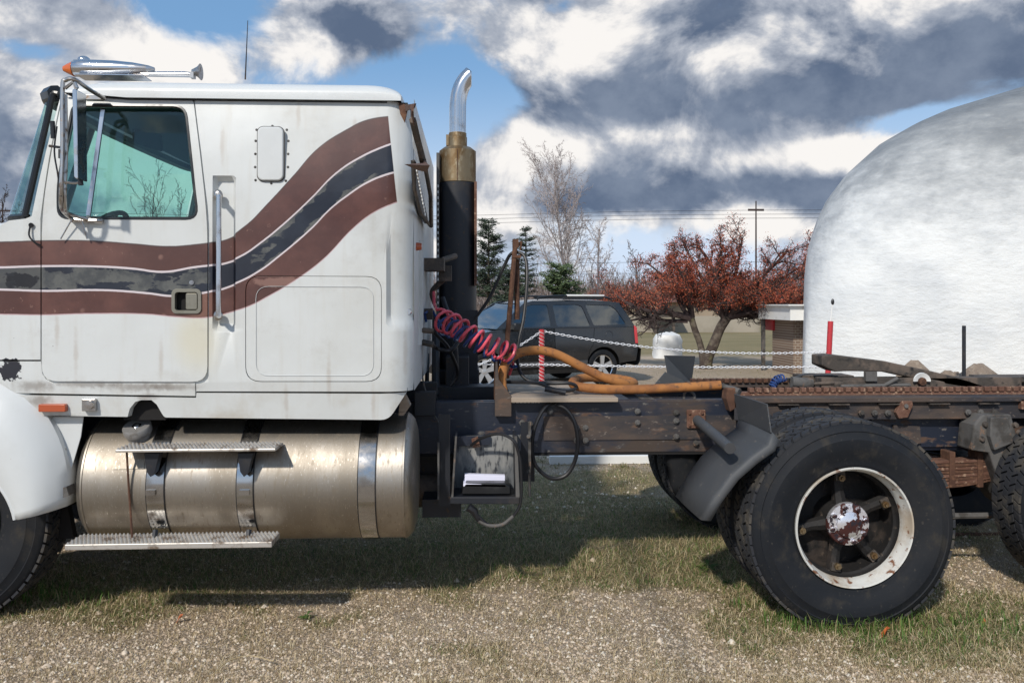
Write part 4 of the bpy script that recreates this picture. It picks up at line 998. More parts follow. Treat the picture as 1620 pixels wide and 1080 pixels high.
# hanging black loop on the frame
MB().tube(smooth_path([W(880, 634, .76), W(862, 645, .72), W(848, 670, .70), W(842, 700, .70), W(845, 730, .70), W(858, 748, .70), W(876, 757, .70), W(896, 751, .70), W(909, 730, .70), W(914, 700, .70), W(909, 668, .70), W(896, 648, .72), W(880, 640, .74)], 5), .0115, 8).build('hanging_hose_loop', 'cable', truck, True)
m = MB()
rn2 = random.Random(5); x_ = W(811, 0, y_n).x
while x_ < W(851, 0, y_n).x:
    l_ = rn2.uniform(.008, .018); m.box((x_, y_n-.0025, W(0, 642, y_n).z), (x_+l_, y_n-.001, W(0, 639, y_n).z)); x_ += l_+.006
m.build('stencilled_marks', 'whiteplain', rn_)
# battery box hanging on the frame
by = .42
bb = empty('battery_box', W(770, 797, by), None, None); bb.parent = truck; bb.location = ORG[bb]-ORG[truck]
MB().prism(pxpoly([(718, 690), (822, 688), (822, 792), (716, 792)], by+.22), by+.22, by+.235).build('back_panel', M('box_back_grime', (.15, .16, .17), .7, .3, [(7, .45, .6, (.30, .30, .29), .8), (24, .5, .66, (.03, .035, .045), .6)], stretch=(1.5, 1, .5)), bb)
MB().prism(pxpoly([(722, 690), (776, 690), (776, 703), (722, 706)], by+.20), by+.20, by+.218).build('back_flap', 'rail', bb)
MB().prism(pxpoly([(712, 786), (822, 786), (822, 797), (712, 797)], by), by, by+.235).build('tray', 'black', bb, False, .004)
for pa in ([(714, 786), (720, 690), (723, 690), (717, 786)], [(816, 786), (814, 690), (818, 690), (822, 786)]):
    MB().prism(pxpoly(pa, by), by, by+.012).build('box_edge', 'greycast', bb); MB().prism(pxpoly(pa, by+.014), by+.013, by+.215).build('side_panel', 'black', bb)
MB().prism(rpoly(pxpoly([(732, 770), (736, 764), (800, 764), (808, 770), (808, 782), (730, 782)], by+.03), .01), by+.03, by+.16).build('tray_cushion', 'blackgloss', bb, True, .006)
MB().prism(pxpoly([(746, 695), (756, 691), (760, 706), (748, 708)], by+.17), by+.16, by+.2).build('cable_clamp', 'rust_pale', bb)
MB().tube(smooth_path([W(745, 704, by+.15), W(764, 692, by+.1), W(790, 686, by+.05), W(812, 696, by), W(820, 715, by), W(824, 740, by), W(824, 790, by), W(815, 812, by), W(795, 829, by), W(772, 829, by), W(756, 815, by), W(744, 804, by)], 6), .0085, 8).build('box_cable', 'cable', bb, True)
MB().tube([W(741, 802, by), W(750, 808, by), W(757, 824, by)], [.024, .022, .010], 8).build('cable_boot', 'cable', bb, True)
MB().tube(smooth_path([W(757, 824, by-.001), W(775, 831, by-.004), W(795, 829, by-.004), W(812, 816, by-.004)], 5), .0095, 8).build('pale_conduit', 'greycast', bb, True)
for (a_, b2_, c_, d_, Y_, mt_) in ((694, 655, 712, 800, .50, 'black'), (836, 668, 840, 785, .55, 'greycast'), (824, 668, 838, 760, .62, 'black'), (692, 700, 695, 790, .44, 'greycast')):
    MB().prism(pxpoly([(a_, b2_), (c_, b2_), (c_, d_), (a_, d_)], Y_), Y_, Y_+.012).build('hanger_plate', mt_, bb)
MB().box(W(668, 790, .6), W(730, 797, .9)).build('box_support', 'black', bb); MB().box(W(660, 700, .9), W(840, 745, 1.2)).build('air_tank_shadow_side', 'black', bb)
MB().tube([W(640, 775, .9), W(720, 775, .9)], .10, 16).build('air_tank', 'greasy', truck, True)
for q in ((836, 745), (700, 700), (700, 730), (836, 690)): MB().cyl(W(*q, .52), W(*q, .56), .012, n=6).build('plate_bolt', 'greycast', bb)
# fifth wheel
fy = .95
f5 = empty('fifth_wheel', W(1440, 618, fy), None, None); f5.parent = truck; f5.location = ORG[f5]-ORG[truck]
MB().prism(pxpoly([(1300, 562), (1320, 561), (1400, 571), (1470, 586), (1530, 600), (1580, 617), (1575, 621), (1500, 609), (1455, 600), (1400, 588), (1340, 587), (1322, 588), (1300, 578)], fy), fy, fy+.16).build('coupling_plate', 'greasy', f5, False, .008)
MB().prism(rpoly(pxpoly([(1320, 606), (1345, 601), (1420, 604), (1455, 596), (1495, 604), (1500, 622), (1320, 622)], fy-.01), .01), fy-.012, fy+.03).build('pivot_bracket', 'greasy', f5, False, .006)
m = MB(); m.tube([W(1395, 612, fy-.04), W(1420, 598, fy-.04)], .012, 8); m.tube([W(1330, 611, fy-.03), W(1440, 609, fy-.03)], .012, 8); m.box(W(1370, 588, fy-.03), W(1384, 602, fy)); m.build('release_linkage', 'greycast', f5, True)
m = MB(); m.box(W(1300, 598, fy), W(1600, 612, fy+.1)); m.box(W(1290, 594, fy+.4), W(1330, 606, fy+.6)); m.box(W(1560, 596, fy+.5), W(1640, 600, fy+.7)); m.box(W(1486, 612, fy-.1), W(1500, 622, fy-.05)); m.build('slide_base', 'greasy', f5, False, .004)
MB().lathe([(.025, -.002), (.052, -.012), (.054, 0)], W(1458, 603, fy-.03), (0, 1, 0), 24, caps=False, a0=math.pi, a1=2*math.pi).build('pale_bushing', 'whiteplain', f5)
MB().lathe([(.0001, -.02), (.024, -.016), (.026, .02)], W(1458, 603, fy-.03), (0, 1, 0), 12, caps=False).build('pivot_pin', 'rust', f5, True)
MB().tube([W(1252, 604, .95), W(1284, 607, .95)], .034, 16).build('air_cylinder', 'greycast', f5, True)
MB().tube([W(1284, 607, .95), W(1330, 605, .95)], .010, 8).build('cylinder_rod', 'greasy', f5, True)
MB().tube(smooth_path(coil([W(1222, 612, .93), W(1228, 601, .95), W(1240, 597, 1.0)], .022, 6, .02, '', '', n=10), 1), .0055, 6).build('spring_hose', 'blue_hose', f5, True)
MB().tube(smooth_path([W(1246, 600, .95), W(1256, 598, 1.1), W(1280, 592, 1.3), W(1310, 594, 1.4)], 4), .009, 6).build('air_line', 'cable', f5)
for px, py, a2, b2_ in ((1268, 594, 1310, 600), (1300, 603, 1320, 612), (1510, 606, 1560, 610)): MB().box(W(px, py, 1.2), W(a2, b2_, 1.35)).build('greasy_block', 'greasy', f5)
MB().tube(smooth_path([W(1082, 634, .85), W(1083, 622, .85), W(1090, 618, .85), W(1098, 624, .85), W(1099, 634, .85)], 4), .008, 8).build('rail_hook', 'greycast', truck, True)
m = MB().add([W(1002, 622, .9), W(1020, 622, .9), W(1042, 634, .8), W(1018, 634, .8)], [(0, 1, 2, 3)]); q = m.build('grey_gusset', 'greycast', truck); q.modifiers.new('t', 'SOLIDIFY').thickness = .006
m = MB(); m.prism(pxpoly([(1148, 613), (1160, 612), (1168, 640), (1152, 650), (1146, 630)], .74), .70, .80); m.build('rust_lug', 'rust', truck, False, .006)
MB().tube([W(1140, 609, .80), W(1170, 620, .70)], [.014, .022], 10).build('hose_end_grip', 'greycast', truck, True)

# ---------------- things lying on the frame
wb = pxpoly([(810, 0), (980, 0)], .745)
zb2 = rz1+.002
bo = MB().prism([(W(809, 0, .70).x, zb2), (W(978, 0, .70).x, zb2), (W(978, 0, .70).x, zb2+.024), (W(809, 0, .70).x, zb2+.028)], .70, 1.72).build('wooden_board', 'wood', None, False, .002)
tag(bo, 'weathered wooden board lying across the truck frame behind the cab', 'board')
hz_ = .015
hp_ = [W(796, 620, .80), W(794, 600, .82), W(800, 574, .86), W(822, 558, .9), W(850, 554, .92), W(880, 560, .92), W(920, 580, .92), W(960, 599, .92), W(990, 607, .95), W(1003, 606, 1.05), W(985, 600, 1.15), W(950, 597, 1.2), W(922, 598, 1.15), W(906, 604, 1.0), W(914, 611, .90), W(950, 615, .86), W(1000, 616, .84), W(1070, 613, .82), W(1140, 609, .80)]
bh = MB().tube(smooth_path(hp_, 8), .0275, 12).build('padded_hose', 'hose_tan', None, True)
tag(bh, 'thick tan sleeved hose arching and looping over the board on the truck frame', 'hose')
m = MB(); z0_ = W(735, 768, by+.05)
m.prism(pxpoly([(733, 763), (800, 765), (800, 769), (733, 768)], by+.05), by+.03, by+.16); m.prism(pxpoly([(735, 750), (799, 752), (799, 762), (735, 762)], by+.10), by+.10, by+.14)
pb = m.build('white_packet', M('packet_white', (.80, .80, .95), .5), None, False, .002); tag(pb, 'small white packet sitting in the open battery box behind the fuel tank', 'packet')
# ================================================================== GROUND
def G(px, py): return WD(px, py, H*F/(py-YH))
rng = np.random.default_rng(11)
def vnoise(x, y, s, seed):
    x = x*s+seed*17.3; y = y*s+seed*5.1
    xi = np.floor(x).astype(np.int64); yi = np.floor(y).astype(np.int64); fx_ = x-xi; fy_ = y-yi
    fx_ = fx_*fx_*(3-2*fx_); fy_ = fy_*fy_*(3-2*fy_)
    def h(a, b):
        n = (a*374761393+b*668265263+seed*1442695) & 0xffffffff; n = ((n ^ (n >> 13))*1274126177) & 0xffffffff
        return ((n ^ (n >> 16)) & 0xffff)/65535.
    return (h(xi, yi)*(1-fx_)+h(xi+1, yi)*fx_)*(1-fy_)+(h(xi, yi+1)*(1-fx_)+h(xi+1, yi+1)*fx_)*fy_
def fbm(x, y, s, seed, o=4):
    t = 0; a = .5
    for i in range(o): t = t+a*vnoise(x, y, s*2**i, seed+i); a *= .5
    return t/(1-.5**o)
GB = [(1560, 960, .8, .5, .45), (1180, 950, .5, .2, .35), (900, 765, 2.6, .9, .50), (1000, 905, .9, .25, .35), (930, 840, 1.9, .8, .85), (1100, 840, .9, .5, .5), (780, 860, .8, .5, .5), (1100, 870, .8, .6, .5), (800, 900, 1.2, .35, .35), (60, 950, .8, .35, .50), (230, 970, .35, .12, .30), (480, 975, .25, .1, .28), (1340, 990, .7, .30, .55), (1580, 1000, .6, .45, .45), (1130, 900, .3, .25, .5), (1440, 1030, .8, .2, .35), (600, 880, 2.0, .5, .28), (250, 900, 1.5, .5, .30)]
GBp = [(G(a, b), rx, ry, w) for a, b, rx, ry, w in GB]
def greenf(x, y):
    g_ = (fbm(x, y, 1.1, 3)-.5)*1.1+(fbm(x, y, 5., 9)-.5)*.9+.02
    for p, rx, ry, w in GBp: g_ = g_+w*np.exp(-((x-p.x)/rx)**2-((y-p.y)/ry)**2)
    g_ = g_+.10*((y > .6) & (y < 4))
    return np.clip(g_, 0, 1)
def hgt(x, y): return .05*np.clip((-1.0-x)/1.2, 0, 1)**2*np.clip(1-np.abs(y)/9, 0, 1)+(fbm(x, y, .8, 21)-.5)*.045*np.clip(1-np.abs(y-1)/14, 0, 1)+(fbm(x, y, 6., 31)-.5)*.016*np.clip(1-np.abs(y-1)/10, 0, 1)-.006
def axis(a, b, fine, lo, hi, n):
    m_ = np.arange(a, b+1e-6, fine); s = np.geomspace(fine*1.3, 1, n)
    r_ = b+np.cumsum(s/s.sum()*(hi-b)*1.0); l_ = a-np.cumsum(s/s.sum()*(a-lo))
    return np.concatenate([l_[::-1], m_, r_])
ax_ = axis(-4, 5, .045, -900, 900, 40); ay_ = axis(-1.6, 6.5, .045, -60, 1500, 42)
GX, GY = np.meshgrid(ax_, ay_); hz0_ = hgt(GX, GY)
V = np.stack([GX.ravel(), GY.ravel(), hz0_.ravel()], 1)
ny_, nx_ = GX.shape; ii = np.arange(nx_*ny_).reshape(ny_, nx_)
Fq = np.stack([ii[:-1, :-1].ravel(), ii[:-1, 1:].ravel(), ii[1:, 1:].ravel(), ii[1:, :-1].ravel()], 1)
def npmesh(name, V, Fc, mat, k=None):
    me = bpy.data.meshes.new(name); n = Fc.shape[1]
    me.vertices.add(len(V)); me.vertices.foreach_set('co', V.astype(np.float32).ravel())
    me.loops.add(len(Fc)*n); me.loops.foreach_set('vertex_index', Fc.astype(np.int32).ravel())
    me.polygons.add(len(Fc)); me.polygons.foreach_set('loop_start', np.arange(0, len(Fc)*n, n, dtype=np.int32))
    try: me.polygons.foreach_set('loop_total', np.full(len(Fc), n, dtype=np.int32))
    except Exception: pass
    me.update(calc_edges=True); me.validate()
    if k is not None:
        at = me.attributes.new('cover', 'FLOAT', 'POINT'); at.data.foreach_set('value', k.astype(np.float32).ravel())
    me.materials.append(mat); o = bpy.data.objects.new(name, me); C.objects.link(o); return o
def attr(nt, name):
    n = nt.nodes.new('ShaderNodeAttribute'); n.attribute_name = name; return E(nt, n.outputs['Fac'])
m, nt, b = newmat('gravel_and_thin_turf'); p = pos(nt); cvr = attr(nt, 'cover'); px_, py_, pz_ = sep(nt, p)
peb = voro(nt, p, 85); peb2 = voro(nt, p, 38); pc = voro(nt, p, 85, 'F1', 'Color')
n1_ = noise(nt, p, 2.2, 6, .65); n2_ = noise(nt, p, 22, 5, .65)
gr_ = mixc(nt, n2_.st(.35, .7), (.35, .26, .17), (.56, .44, .32))
gr_ = mixc(nt, sep(nt, pc)[0]*.6, gr_, (.52, .45, .38))
gr_ = mixc(nt, peb.st(.30, .55)*.5, gr_, (.13, .095, .062))
soil = mixc(nt, n2_.st(.4, .65), (.15, .12, .058), (.27, .22, .115))
gc = mixc(nt, (cvr*1.5+(n2_-.5)*.9).st(.15, .75), gr_, soil)
far_ = py_.st(7.5, 17)
lot = mixc(nt, noise(nt, p, .35, 6, .65).st(.38, .68), (.46, .37, .28), (.34, .28, .20))
lot = mixc(nt, noise(nt, p, 3.5, 6, .7).st(.45, .7)*.5, lot, (.24, .20, .12))
gc = mixc(nt, far_, gc, lot)
lawnf = (py_+(noise(nt, p, .12, 4)-.5)*6).st(20, 22.5)
lawn = mixc(nt, noise(nt, scalev(nt, p, (.4, 1, 1)), .35, 6, .7).st(.35, .7), (.21, .175, .080), (.30, .235, .125))
lawn = mixc(nt, noise(nt, p, 5, 5, .7).st(.45, .7)*.4, lawn, (.14, .125, .05))
gc = mixc(nt, lawnf, gc, lawn)
setin(nt, b, 'Base Color', gc); setin(nt, b, 'Roughness', .95)
bumpn(nt, b, (peb*-1.0)+n2_*.6+peb2*-.6, .8, .010)
mats['ground'] = m
gnd = npmesh('ground', V, Fq, m, greenf(GX, GY)); gnd['kind'] = 'structure'
# ---- stones
def rndmat(name, cols, rough=.9, trans=0.):
    m, nt, b = newmat(name); g_ = nt.nodes.new('ShaderNodeNewGeometry'); r_ = nt.nodes.new('ShaderNodeValToRGB')
    while len(r_.color_ramp.elements) < len(cols): r_.color_ramp.elements.new(.5)
    for i, (t, c_) in enumerate(cols): r_.color_ramp.elements[i].position = t; r_.color_ramp.elements[i].color = (*c_, 1)
    nt.links.new(g_.outputs['Random Per Island'], r_.inputs[0]); nt.links.new(r_.outputs[0], b.inputs['Base Color'])
    b.inputs['Roughness'].default_value = rough
    if trans:
        t_ = nt.nodes.new('ShaderNodeBsdfTranslucent'); nt.links.new(r_.outputs[0], t_.inputs[0]); mx = nt.nodes.new('ShaderNodeMixShader'); mx.inputs[0].default_value = trans
        nt.links.new(b.outputs[0], mx.inputs[1]); nt.links.new(t_.outputs[0], mx.inputs[2]); nt.links.new(mx.outputs[0], nt.nodes['Material Output'].inputs[0])
    return m
def scatter(n, y0, y1, pw=2.0):
    """random ground points in the wedge the picture can see, denser nearby"""
    u = rng.random(n); y = (y0+DC)*((y1+DC)/(y0+DC))**(u) if pw is None else (y0+DC)+((y1-y0))*u**pw
    d = y; x = d*(rng.random(n)*1.50-.72+ST)
    return x, d-DC
def stones(n, y0, y1, s0, s1, keep):
    x, y = scatter(n, y0, y1); g_ = greenf(x, y); k = rng.random(n) < keep(g_); x, y, g_ = x[k], y[k], g_[k]; n = len(x)
    s = s0+(s1-s0)*rng.random(n)**3
    base = np.array([[1, 0, 0], [.3, .95, 0], [-.8, .6, 0], [-.8, -.6, 0], [.3, -.95, 0], [.2, .1, .8], [-.3, -.1, .7]])
    T = np.array([[0, 1, 5], [1, 2, 6], [2, 3, 6], [3, 4, 6], [4, 0, 5], [1, 6, 5], [4, 5, 6]])
    a = rng.random(n)*6.283; ca_, sa_ = np.cos(a), np.sin(a)
    B = base[None]*(1+(rng.random((n, 7, 3))-.5)*.7)*s[:, None, None]; B[:, :, 1] *= (.6+.4*rng.random(n))[:, None]
    X_ = B[:, :, 0]*ca_[:, None]-B[:, :, 1]*sa_[:, None]+x[:, None]; Y_ = B[:, :, 0]*sa_[:, None]+B[:, :, 1]*ca_[:, None]+y[:, None]
    Z_ = B[:, :, 2]+hgt(x, y)[:, None]+.001
    V_ = np.stack([X_, Y_, Z_], 2).reshape(-1, 3); F_ = (T[None]+7*np.arange(n)[:, None, None]).reshape(-1, 3); return V_, F_
sm = rndmat('gravel_stones', [(0, (.23, .165, .105)), (.2, (.42, .32, .22)), (.5, (.58, .46, .34)), (.8, (.68, .56, .43)), (.97, (.76, .69, .58))])
V_, F_ = stones(95000, -.75, 2.6, .003, .0115, lambda g_: .92-g_*.95)
st1 = npmesh('gravel', V_, F_, sm); tag(st1, 'loose pale gravel spread over the ground before the truck', kind='stuff', cat='gravel')
V_, F_ = stones(420, -.7, 3.0, .012, .026, lambda g_: .9-g_*.4)
st3 = npmesh('gravel', V_, F_, sm); tag(st3, 'few larger pale pebbles strewn over the fine gravel', kind='stuff', cat='gravel')
V_, F_ = stones(9000, 2.5, 8, .006, .02, lambda g_: .8-g_*.6)
V2, F2 = V_, F_
st2 = npmesh('gravel', V2, F2, sm); tag(st2, 'sparse pale stones on the ground beyond the truck', kind='stuff', cat='gravel')
# ---- blades
def blades(n, y0, y1, l0, l1, keep, lean, w, pw=2.0, region=None):
    x, y = scatter(n, y0, y1, pw)
    g_ = greenf(x, y); k = rng.random(n) < keep(g_, x, y); x, y, g_ = x[k], y[k], g_[k]; n = len(x)
    cl = fbm(x, y, 14., 77, 2); l = (l0+(l1-l0)*rng.random(n)**2)*(.55+.9*cl)*(.6+.6*g_); a = rng.random(n)*6.283; le = lean*(.62+.42*rng.random(n))
    le = np.clip(le, 0, .985)
    dx_, dy_ = np.cos(a), np.sin(a); wx, wy = -dy_, dx_; ww = w*(.6+.8*rng.random(n))
    z0 = hgt(x, y)-.002; up = np.sqrt(np.maximum(1-le**2, .01))
    P0 = np.stack([x, y, z0], 1); Wv = np.stack([wx, wy, 0*wx], 1)*ww[:, None]
    P1 = P0+np.stack([dx_*le*.35, dy_*le*.35, up*.55], 1)*l[:, None]
    P2 = P0+np.stack([dx_*le, dy_*le, up*.78+.02*(rng.random(n)-.5)], 1)*l[:, None]
    V_ = np.stack([P0-Wv, P0+Wv, P1-Wv*.8, P1+Wv*.8, P2], 1).reshape(-1, 3)
    T = np.array([[0, 1, 3], [0, 3, 2], [2, 3, 4]]); F_ = (T[None]+5*np.arange(n)[:, None, None]).reshape(-1, 3); return V_, F_
gm = rndmat('grass_blades', [(0, (.070, .150, .026)), (.52, (.125, .220, .042)), (.78, (.21, .25, .06)), (.80, (.27, .23, .09)), (1, (.44, .37, .20))], .7, .3)
dm = rndmat('dry_straw', [(0, (.20, .14, .07)), (.3, (.40, .30, .16)), (.65, (.58, .46, .27)), (1, (.72, .62, .42))], .8, .2)
V_, F_ = blades(260000, -.75, 4.8, .018, .070, lambda g_, x, y: np.clip((g_-.20)*2.0, 0, 1)**1.2*(.35+.9*fbm(x, y, 9., 61, 2)), .95, .0014)
o = npmesh('grass', V_, F_, gm); tag(o, 'short green grass in patches under and before the truck', kind='stuff', cat='grass')
V_, F_ = blades(330000, -.75, 4.8, .02, .085, lambda g_, x, y: np.clip(.62+g_*1.0-g_*g_*.9+.25*(fbm(x, y, 2., 55)-.5), 0, 1), .985, .0013)
o = npmesh('dry_grass', V_, F_, dm); tag(o, 'dry straw coloured grass lying among the gravel', kind='stuff', cat='dry grass')
V_, F_ = blades(110000, 4.0, 16, .03, .10, lambda g_, x, y: .25+g_*.8, .85, .004, 1.3)
o = npmesh('dry_grass', V_, F_, rndmat('far_turf', [(0, (.10, .12, .035)), (.35, (.18, .175, .06)), (.65, (.36, .29, .16)), (1, (.50, .42, .28))], .8, .2)); tag(o, 'thin faded turf on the ground behind the truck', kind='stuff', cat='grass')
# tall tufts at the wheel, weeds
def tuft(cx_, cy_, n, r, l0, l1, w):
    a = rng.random(n)*6.283; rr = r*np.sqrt(rng.random(n)); x = cx_+rr*np.cos(a); y = cy_+rr*np.sin(a)*.6; b_ = rng.random(n)*6.283; le = .2+.7*rng.random(n); l = l0+(l1-l0)*rng.random(n)
    dx_, dy_ = np.cos(b_), np.sin(b_); ww = w*(.6+.8*rng.random(n)); z0 = hgt(x, y)-.003
    P0 = np.stack([x, y, z0], 1); Wv = np.stack([-dy_, dx_, 0*dx_], 1)*ww[:, None]
    P1 = P0+np.stack([dx_*le*.4, dy_*le*.4, .6+0*le], 1)*l[:, None]; P2 = P0+np.stack([dx_*le, dy_*le, 1.0-.35*le], 1)*l[:, None]
    V_ = np.stack([P0-Wv, P0+Wv, P1-Wv*.8, P1+Wv*.8, P2], 1).reshape(-1, 3)
    T = np.array([[0, 1, 3], [0, 3, 2], [2, 3, 4]]); return V_, (T[None]+5*np.arange(n)[:, None, None]).reshape(-1, 3)
Vs, Fs, off = [], [], 0
for (px, py, n_, r_, l0, l1) in [(1240, 985, 90, .12, .04, .12), (1290, 992, 140, .14, .05, .13), (1350, 996, 160, .16, .05, .12), (1410, 992, 110, .14, .05, .13), (1470, 985, 70, .14, .04, .10), (1180, 960, 50, .12, .03, .09), (30, 960, 200, .25, .04, .11), (130, 958, 90, .18, .03, .09), (1590, 990, 160, .25, .04, .11), (1520, 1010, 90, .2, .03, .1), (1420, 1015, 90, .2, .03, .08)]:
    p = G(px, py); v_, f_ = tuft(p.x, p.y, n_, r_, l0, l1, .0024); Vs.append(v_); Fs.append(f_+off); off += len(v_)
o = npmesh('grass', np.concatenate(Vs), np.concatenate(Fs), gm); tag(o, 'longer grass growing up against the truck tyres', kind='stuff', cat='grass')
wm = rndmat('weed_leaves', [(0, (.05, .10, .02)), (.6, (.09, .15, .035)), (1, (.17, .20, .06))], .6, .3)
for i, (px, py, n_, s, lab) in enumerate([(1120, 900, 16, .085, 'leafy green weed left of the dual rear wheel'), (1150, 925, 12, .06, 'small yellow green weed touching the lower left of the rear tyre'), (285, 965, 10, .04, 'tiny weed on the gravel beside an orange leaf'), (482, 978, 12, .05, 'flat green weed tuft alone on the gravel before the tank')]):
    c_ = G(px, py); m_ = MB()
    for k in range(n_):
        a = random.uniform(0, 6.28); l = s*random.uniform(.6, 1.2); t = random.uniform(.25, 1.0); d = Vector((math.cos(a), math.sin(a), 0)); q = Vector((-d.y, d.x, 0))*l*.16
        p0 = Vector((c_.x, c_.y, .0))+d*l*.1; p1 = p0+d*l*.5*(1-.3*t)+Vector((0, 0, l*.55*t)); p2 = p0+d*l+Vector((0, 0, l*.45*t))
        m_.add([p0, p1-q, p1+q+Vector((0, 0, .002)), p2], [(0, 1, 3, 2)])
    tag(m_.build('weed', wm, None), lab, 'weed', 'weeds growing in the gravel')
lm = M('fallen_leaf', (.52, .13, .03), .7, 0, [(30, .4, .7, (.35, .09, .03), .7)])
for i, (px, py, s, lab) in enumerate([(283, 985, .022, 'orange fallen leaf on the gravel near the left edge'), (1400, 1006, .024, 'orange fallen leaf in the grass before the rear tyre'), (1553, 992, .020, 'orange fallen leaf near the right edge in the grass')]):
    c_ = G(px, py); c_.z += .02; pts_ = []
    for k in range(10):
        a = k*.628; r_ = s*(1.0 if k % 2 else .62); pts_.append(c_+Vector((r_*math.cos(a), r_*math.sin(a)*.9, .018*math.sin(a*1.3+i)+.012*math.cos(a))))
    m_ = MB().add([c_]+pts_, [(0, k+1, (k+1) % 10+1) for k in range(10)]); tag(m_.build('fallen_leaf', lm, None), lab, 'leaf', 'orange leaves on the ground')
p0 = G(345, 1070)
tw = MB().tube(smooth_path([G(335, 1072)+Vector((0, 0, .01)), G(360, 1056)+Vector((0, 0, .03)), G(395, 1047)+Vector((0, 0, .03)), G(432, 1049)+Vector((0, 0, .012))], 5), .0022, 5).build('twig', dm, None); tag(tw, 'thin curved dry stem lying on the gravel at the bottom edge', 'twig')
# white timber
p = G(870, 735); q = G(1037, 735); tb = MB().box((p.x, p.y, 0), (q.x, p.y+.12, .085)).build('timber', 'whiteplain', None, False, .006); tag(tb, 'white painted timber lying on the ground beyond the truck frame', 'timber')

# ================================================================== WHITE TARP DOME
m, nt, b = newmat('white_tarp'); p = pos(nt); x_, y_, z_ = sep(nt, p)
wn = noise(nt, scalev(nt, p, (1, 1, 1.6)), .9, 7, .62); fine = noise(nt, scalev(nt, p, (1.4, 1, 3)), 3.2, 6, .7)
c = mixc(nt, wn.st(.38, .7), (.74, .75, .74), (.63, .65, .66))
painted_shade = (z_*.23+(fine-.5)*.6+(wn-.5)*.8).st(.45, 1.35)  # shading painted into the tarp: greyer with height, mottled with stains
c = mixc(nt, painted_shade*.92, c, mixc(nt, fine.st(.35, .65), (.10, .112, .125), (.17, .185, .20)))
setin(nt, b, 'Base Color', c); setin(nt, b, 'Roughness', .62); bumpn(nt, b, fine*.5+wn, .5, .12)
dl_ = WD(1270, 600, 15.5); Dw_ = 9.0; Dd = 5.5
dm_ = MB(); NX, NY = 110, 60
PS = [0, .05, .12, .3, .5, .9, 1.6, 2.3, 2.9, 4.4, 6.5, 9.0]; PZ = [0, 2.35, 2.9, 3.5, 3.95, 4.5, 5.15, 5.55, 5.8, 6.2, 6.5, 6.6]
da = math.atan((1272-746)/F); ux, uy = Vector((math.cos(da), -math.sin(da), 0)), Vector((math.sin(da), math.cos(da), 0))
ss_ = sorted(set([t**2.2*Dw_ for t in lin(0, 1, 56)]+[2*Dw_-t**2.2*Dw_ for t in lin(0, 1, 30)]))
ts_ = sorted(set([t**2.0*Dd for t in lin(0, 1, 34)]+[2*Dd-t**2*Dd for t in lin(0, 1, 20)]))
vv = []
for s_ in ss_:
    e_ = min(s_, 2*Dw_-s_); zz_ = float(np.interp(e_, PS, PZ))
    for t_ in ts_:
        g_ = min(t_, 2*Dd-t_)/Dd; gg = (1-(1-g_)**4.2)**(1/2.6)
        # corners of the plan are rounded a little
        cr = .55*max(0, 1-e_/1.2)**2
        q = Vector((dl_.x, dl_.y, 0))+ux*s_+uy*(t_+cr); vv.append(Vector((q.x, q.y, zz_*gg)))
NX, NY = len(ss_)-1, len(ts_)-1
dm_.add(vv, [(i*(NY+1)+j, (i+1)*(NY+1)+j, (i+1)*(NY+1)+j+1, i*(NY+1)+j+1) for i in range(NX) for j in range(NY)])
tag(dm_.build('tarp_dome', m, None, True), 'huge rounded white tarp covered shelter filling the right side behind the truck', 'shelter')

# ================================================================== BACKGROUND BUILT THINGS
def brickmat():
    m, nt, b = newmat('brown_brick'); n = nt.nodes.new('ShaderNodeTexBrick'); p = pos(nt); x_, y_, z_ = sep(nt, p)
    nt.links.new(comb(nt, x_, z_, 0.0).o, n.inputs['Vector']); n.inputs['Scale'].default_value = 4.2
    for k, v in (('Color1', (.17, .115, .085)), ('Color2', (.23, .16, .115)), ('Mortar', (.34, .30, .25))): n.inputs[k].default_value = (*v, 1)
    n.inputs['Mortar Size'].default_value = .03; nt.links.new(n.outputs[0], b.inputs[0]); b.inputs['Roughness'].default_value = .9; return m
bd_ = 18.6; a_ = WD(1238, 500, bd_); b2_ = WD(1420, 500, bd_)
bb2 = empty('brick_building', (a_.x, a_.y, 0), 'small brown brick building with deep white fascia seen left of the white shelter', 'building')
MB().box((a_.x+.25, a_.y, -.1), (b2_.x, a_.y+1.3, WD(0, 506, bd_).z)).build('brick_wall', brickmat(), bb2)
MB().box((a_.x-.02, a_.y-.5, WD(0, 506, bd_).z), (b2_.x, a_.y+1.5, WD(0, 484, bd_).z)).build('fascia', 'whiteplain', bb2)
MB().box((a_.x-.1, a_.y-.6, WD(0, 483.6, bd_).z), (b2_.x, a_.y+1.6, WD(0, 481.5, bd_).z)).build('roof_edge', 'whiteplain', bb2)
sx_ = a_.x+.25
def onside(px):
    k_ = (px-810)/F; return sx_*(CT-k_*ST)/(k_*CT+ST)-DC
ya, yb = onside(1213), onside(1226); zs_ = lambda py: WD(0, py, 19.6).z
MB().box((sx_-.05, ya, zs_(523)), (sx_-.003, yb, zs_(505.5))).build('red_sign', 'redpaint', bb2)
MB().box((a_.x+.02, a_.y+1.36, -.1), (a_.x+.1, a_.y+1.44, WD(0, 506, bd_).z)).build('post', 'greycast', bb2)
tan = M('tan_wall', (.34, .27, .20), .9, 0, [(.5, .4, .7, (.28, .22, .16), .9)]); roofm = M('brown_roof', (.17, .085, .06), .9, 0, [(1, .4, .7, (.12, .06, .045), .9)]); dark = M('dark_window', (.02, .022, .025), .3)
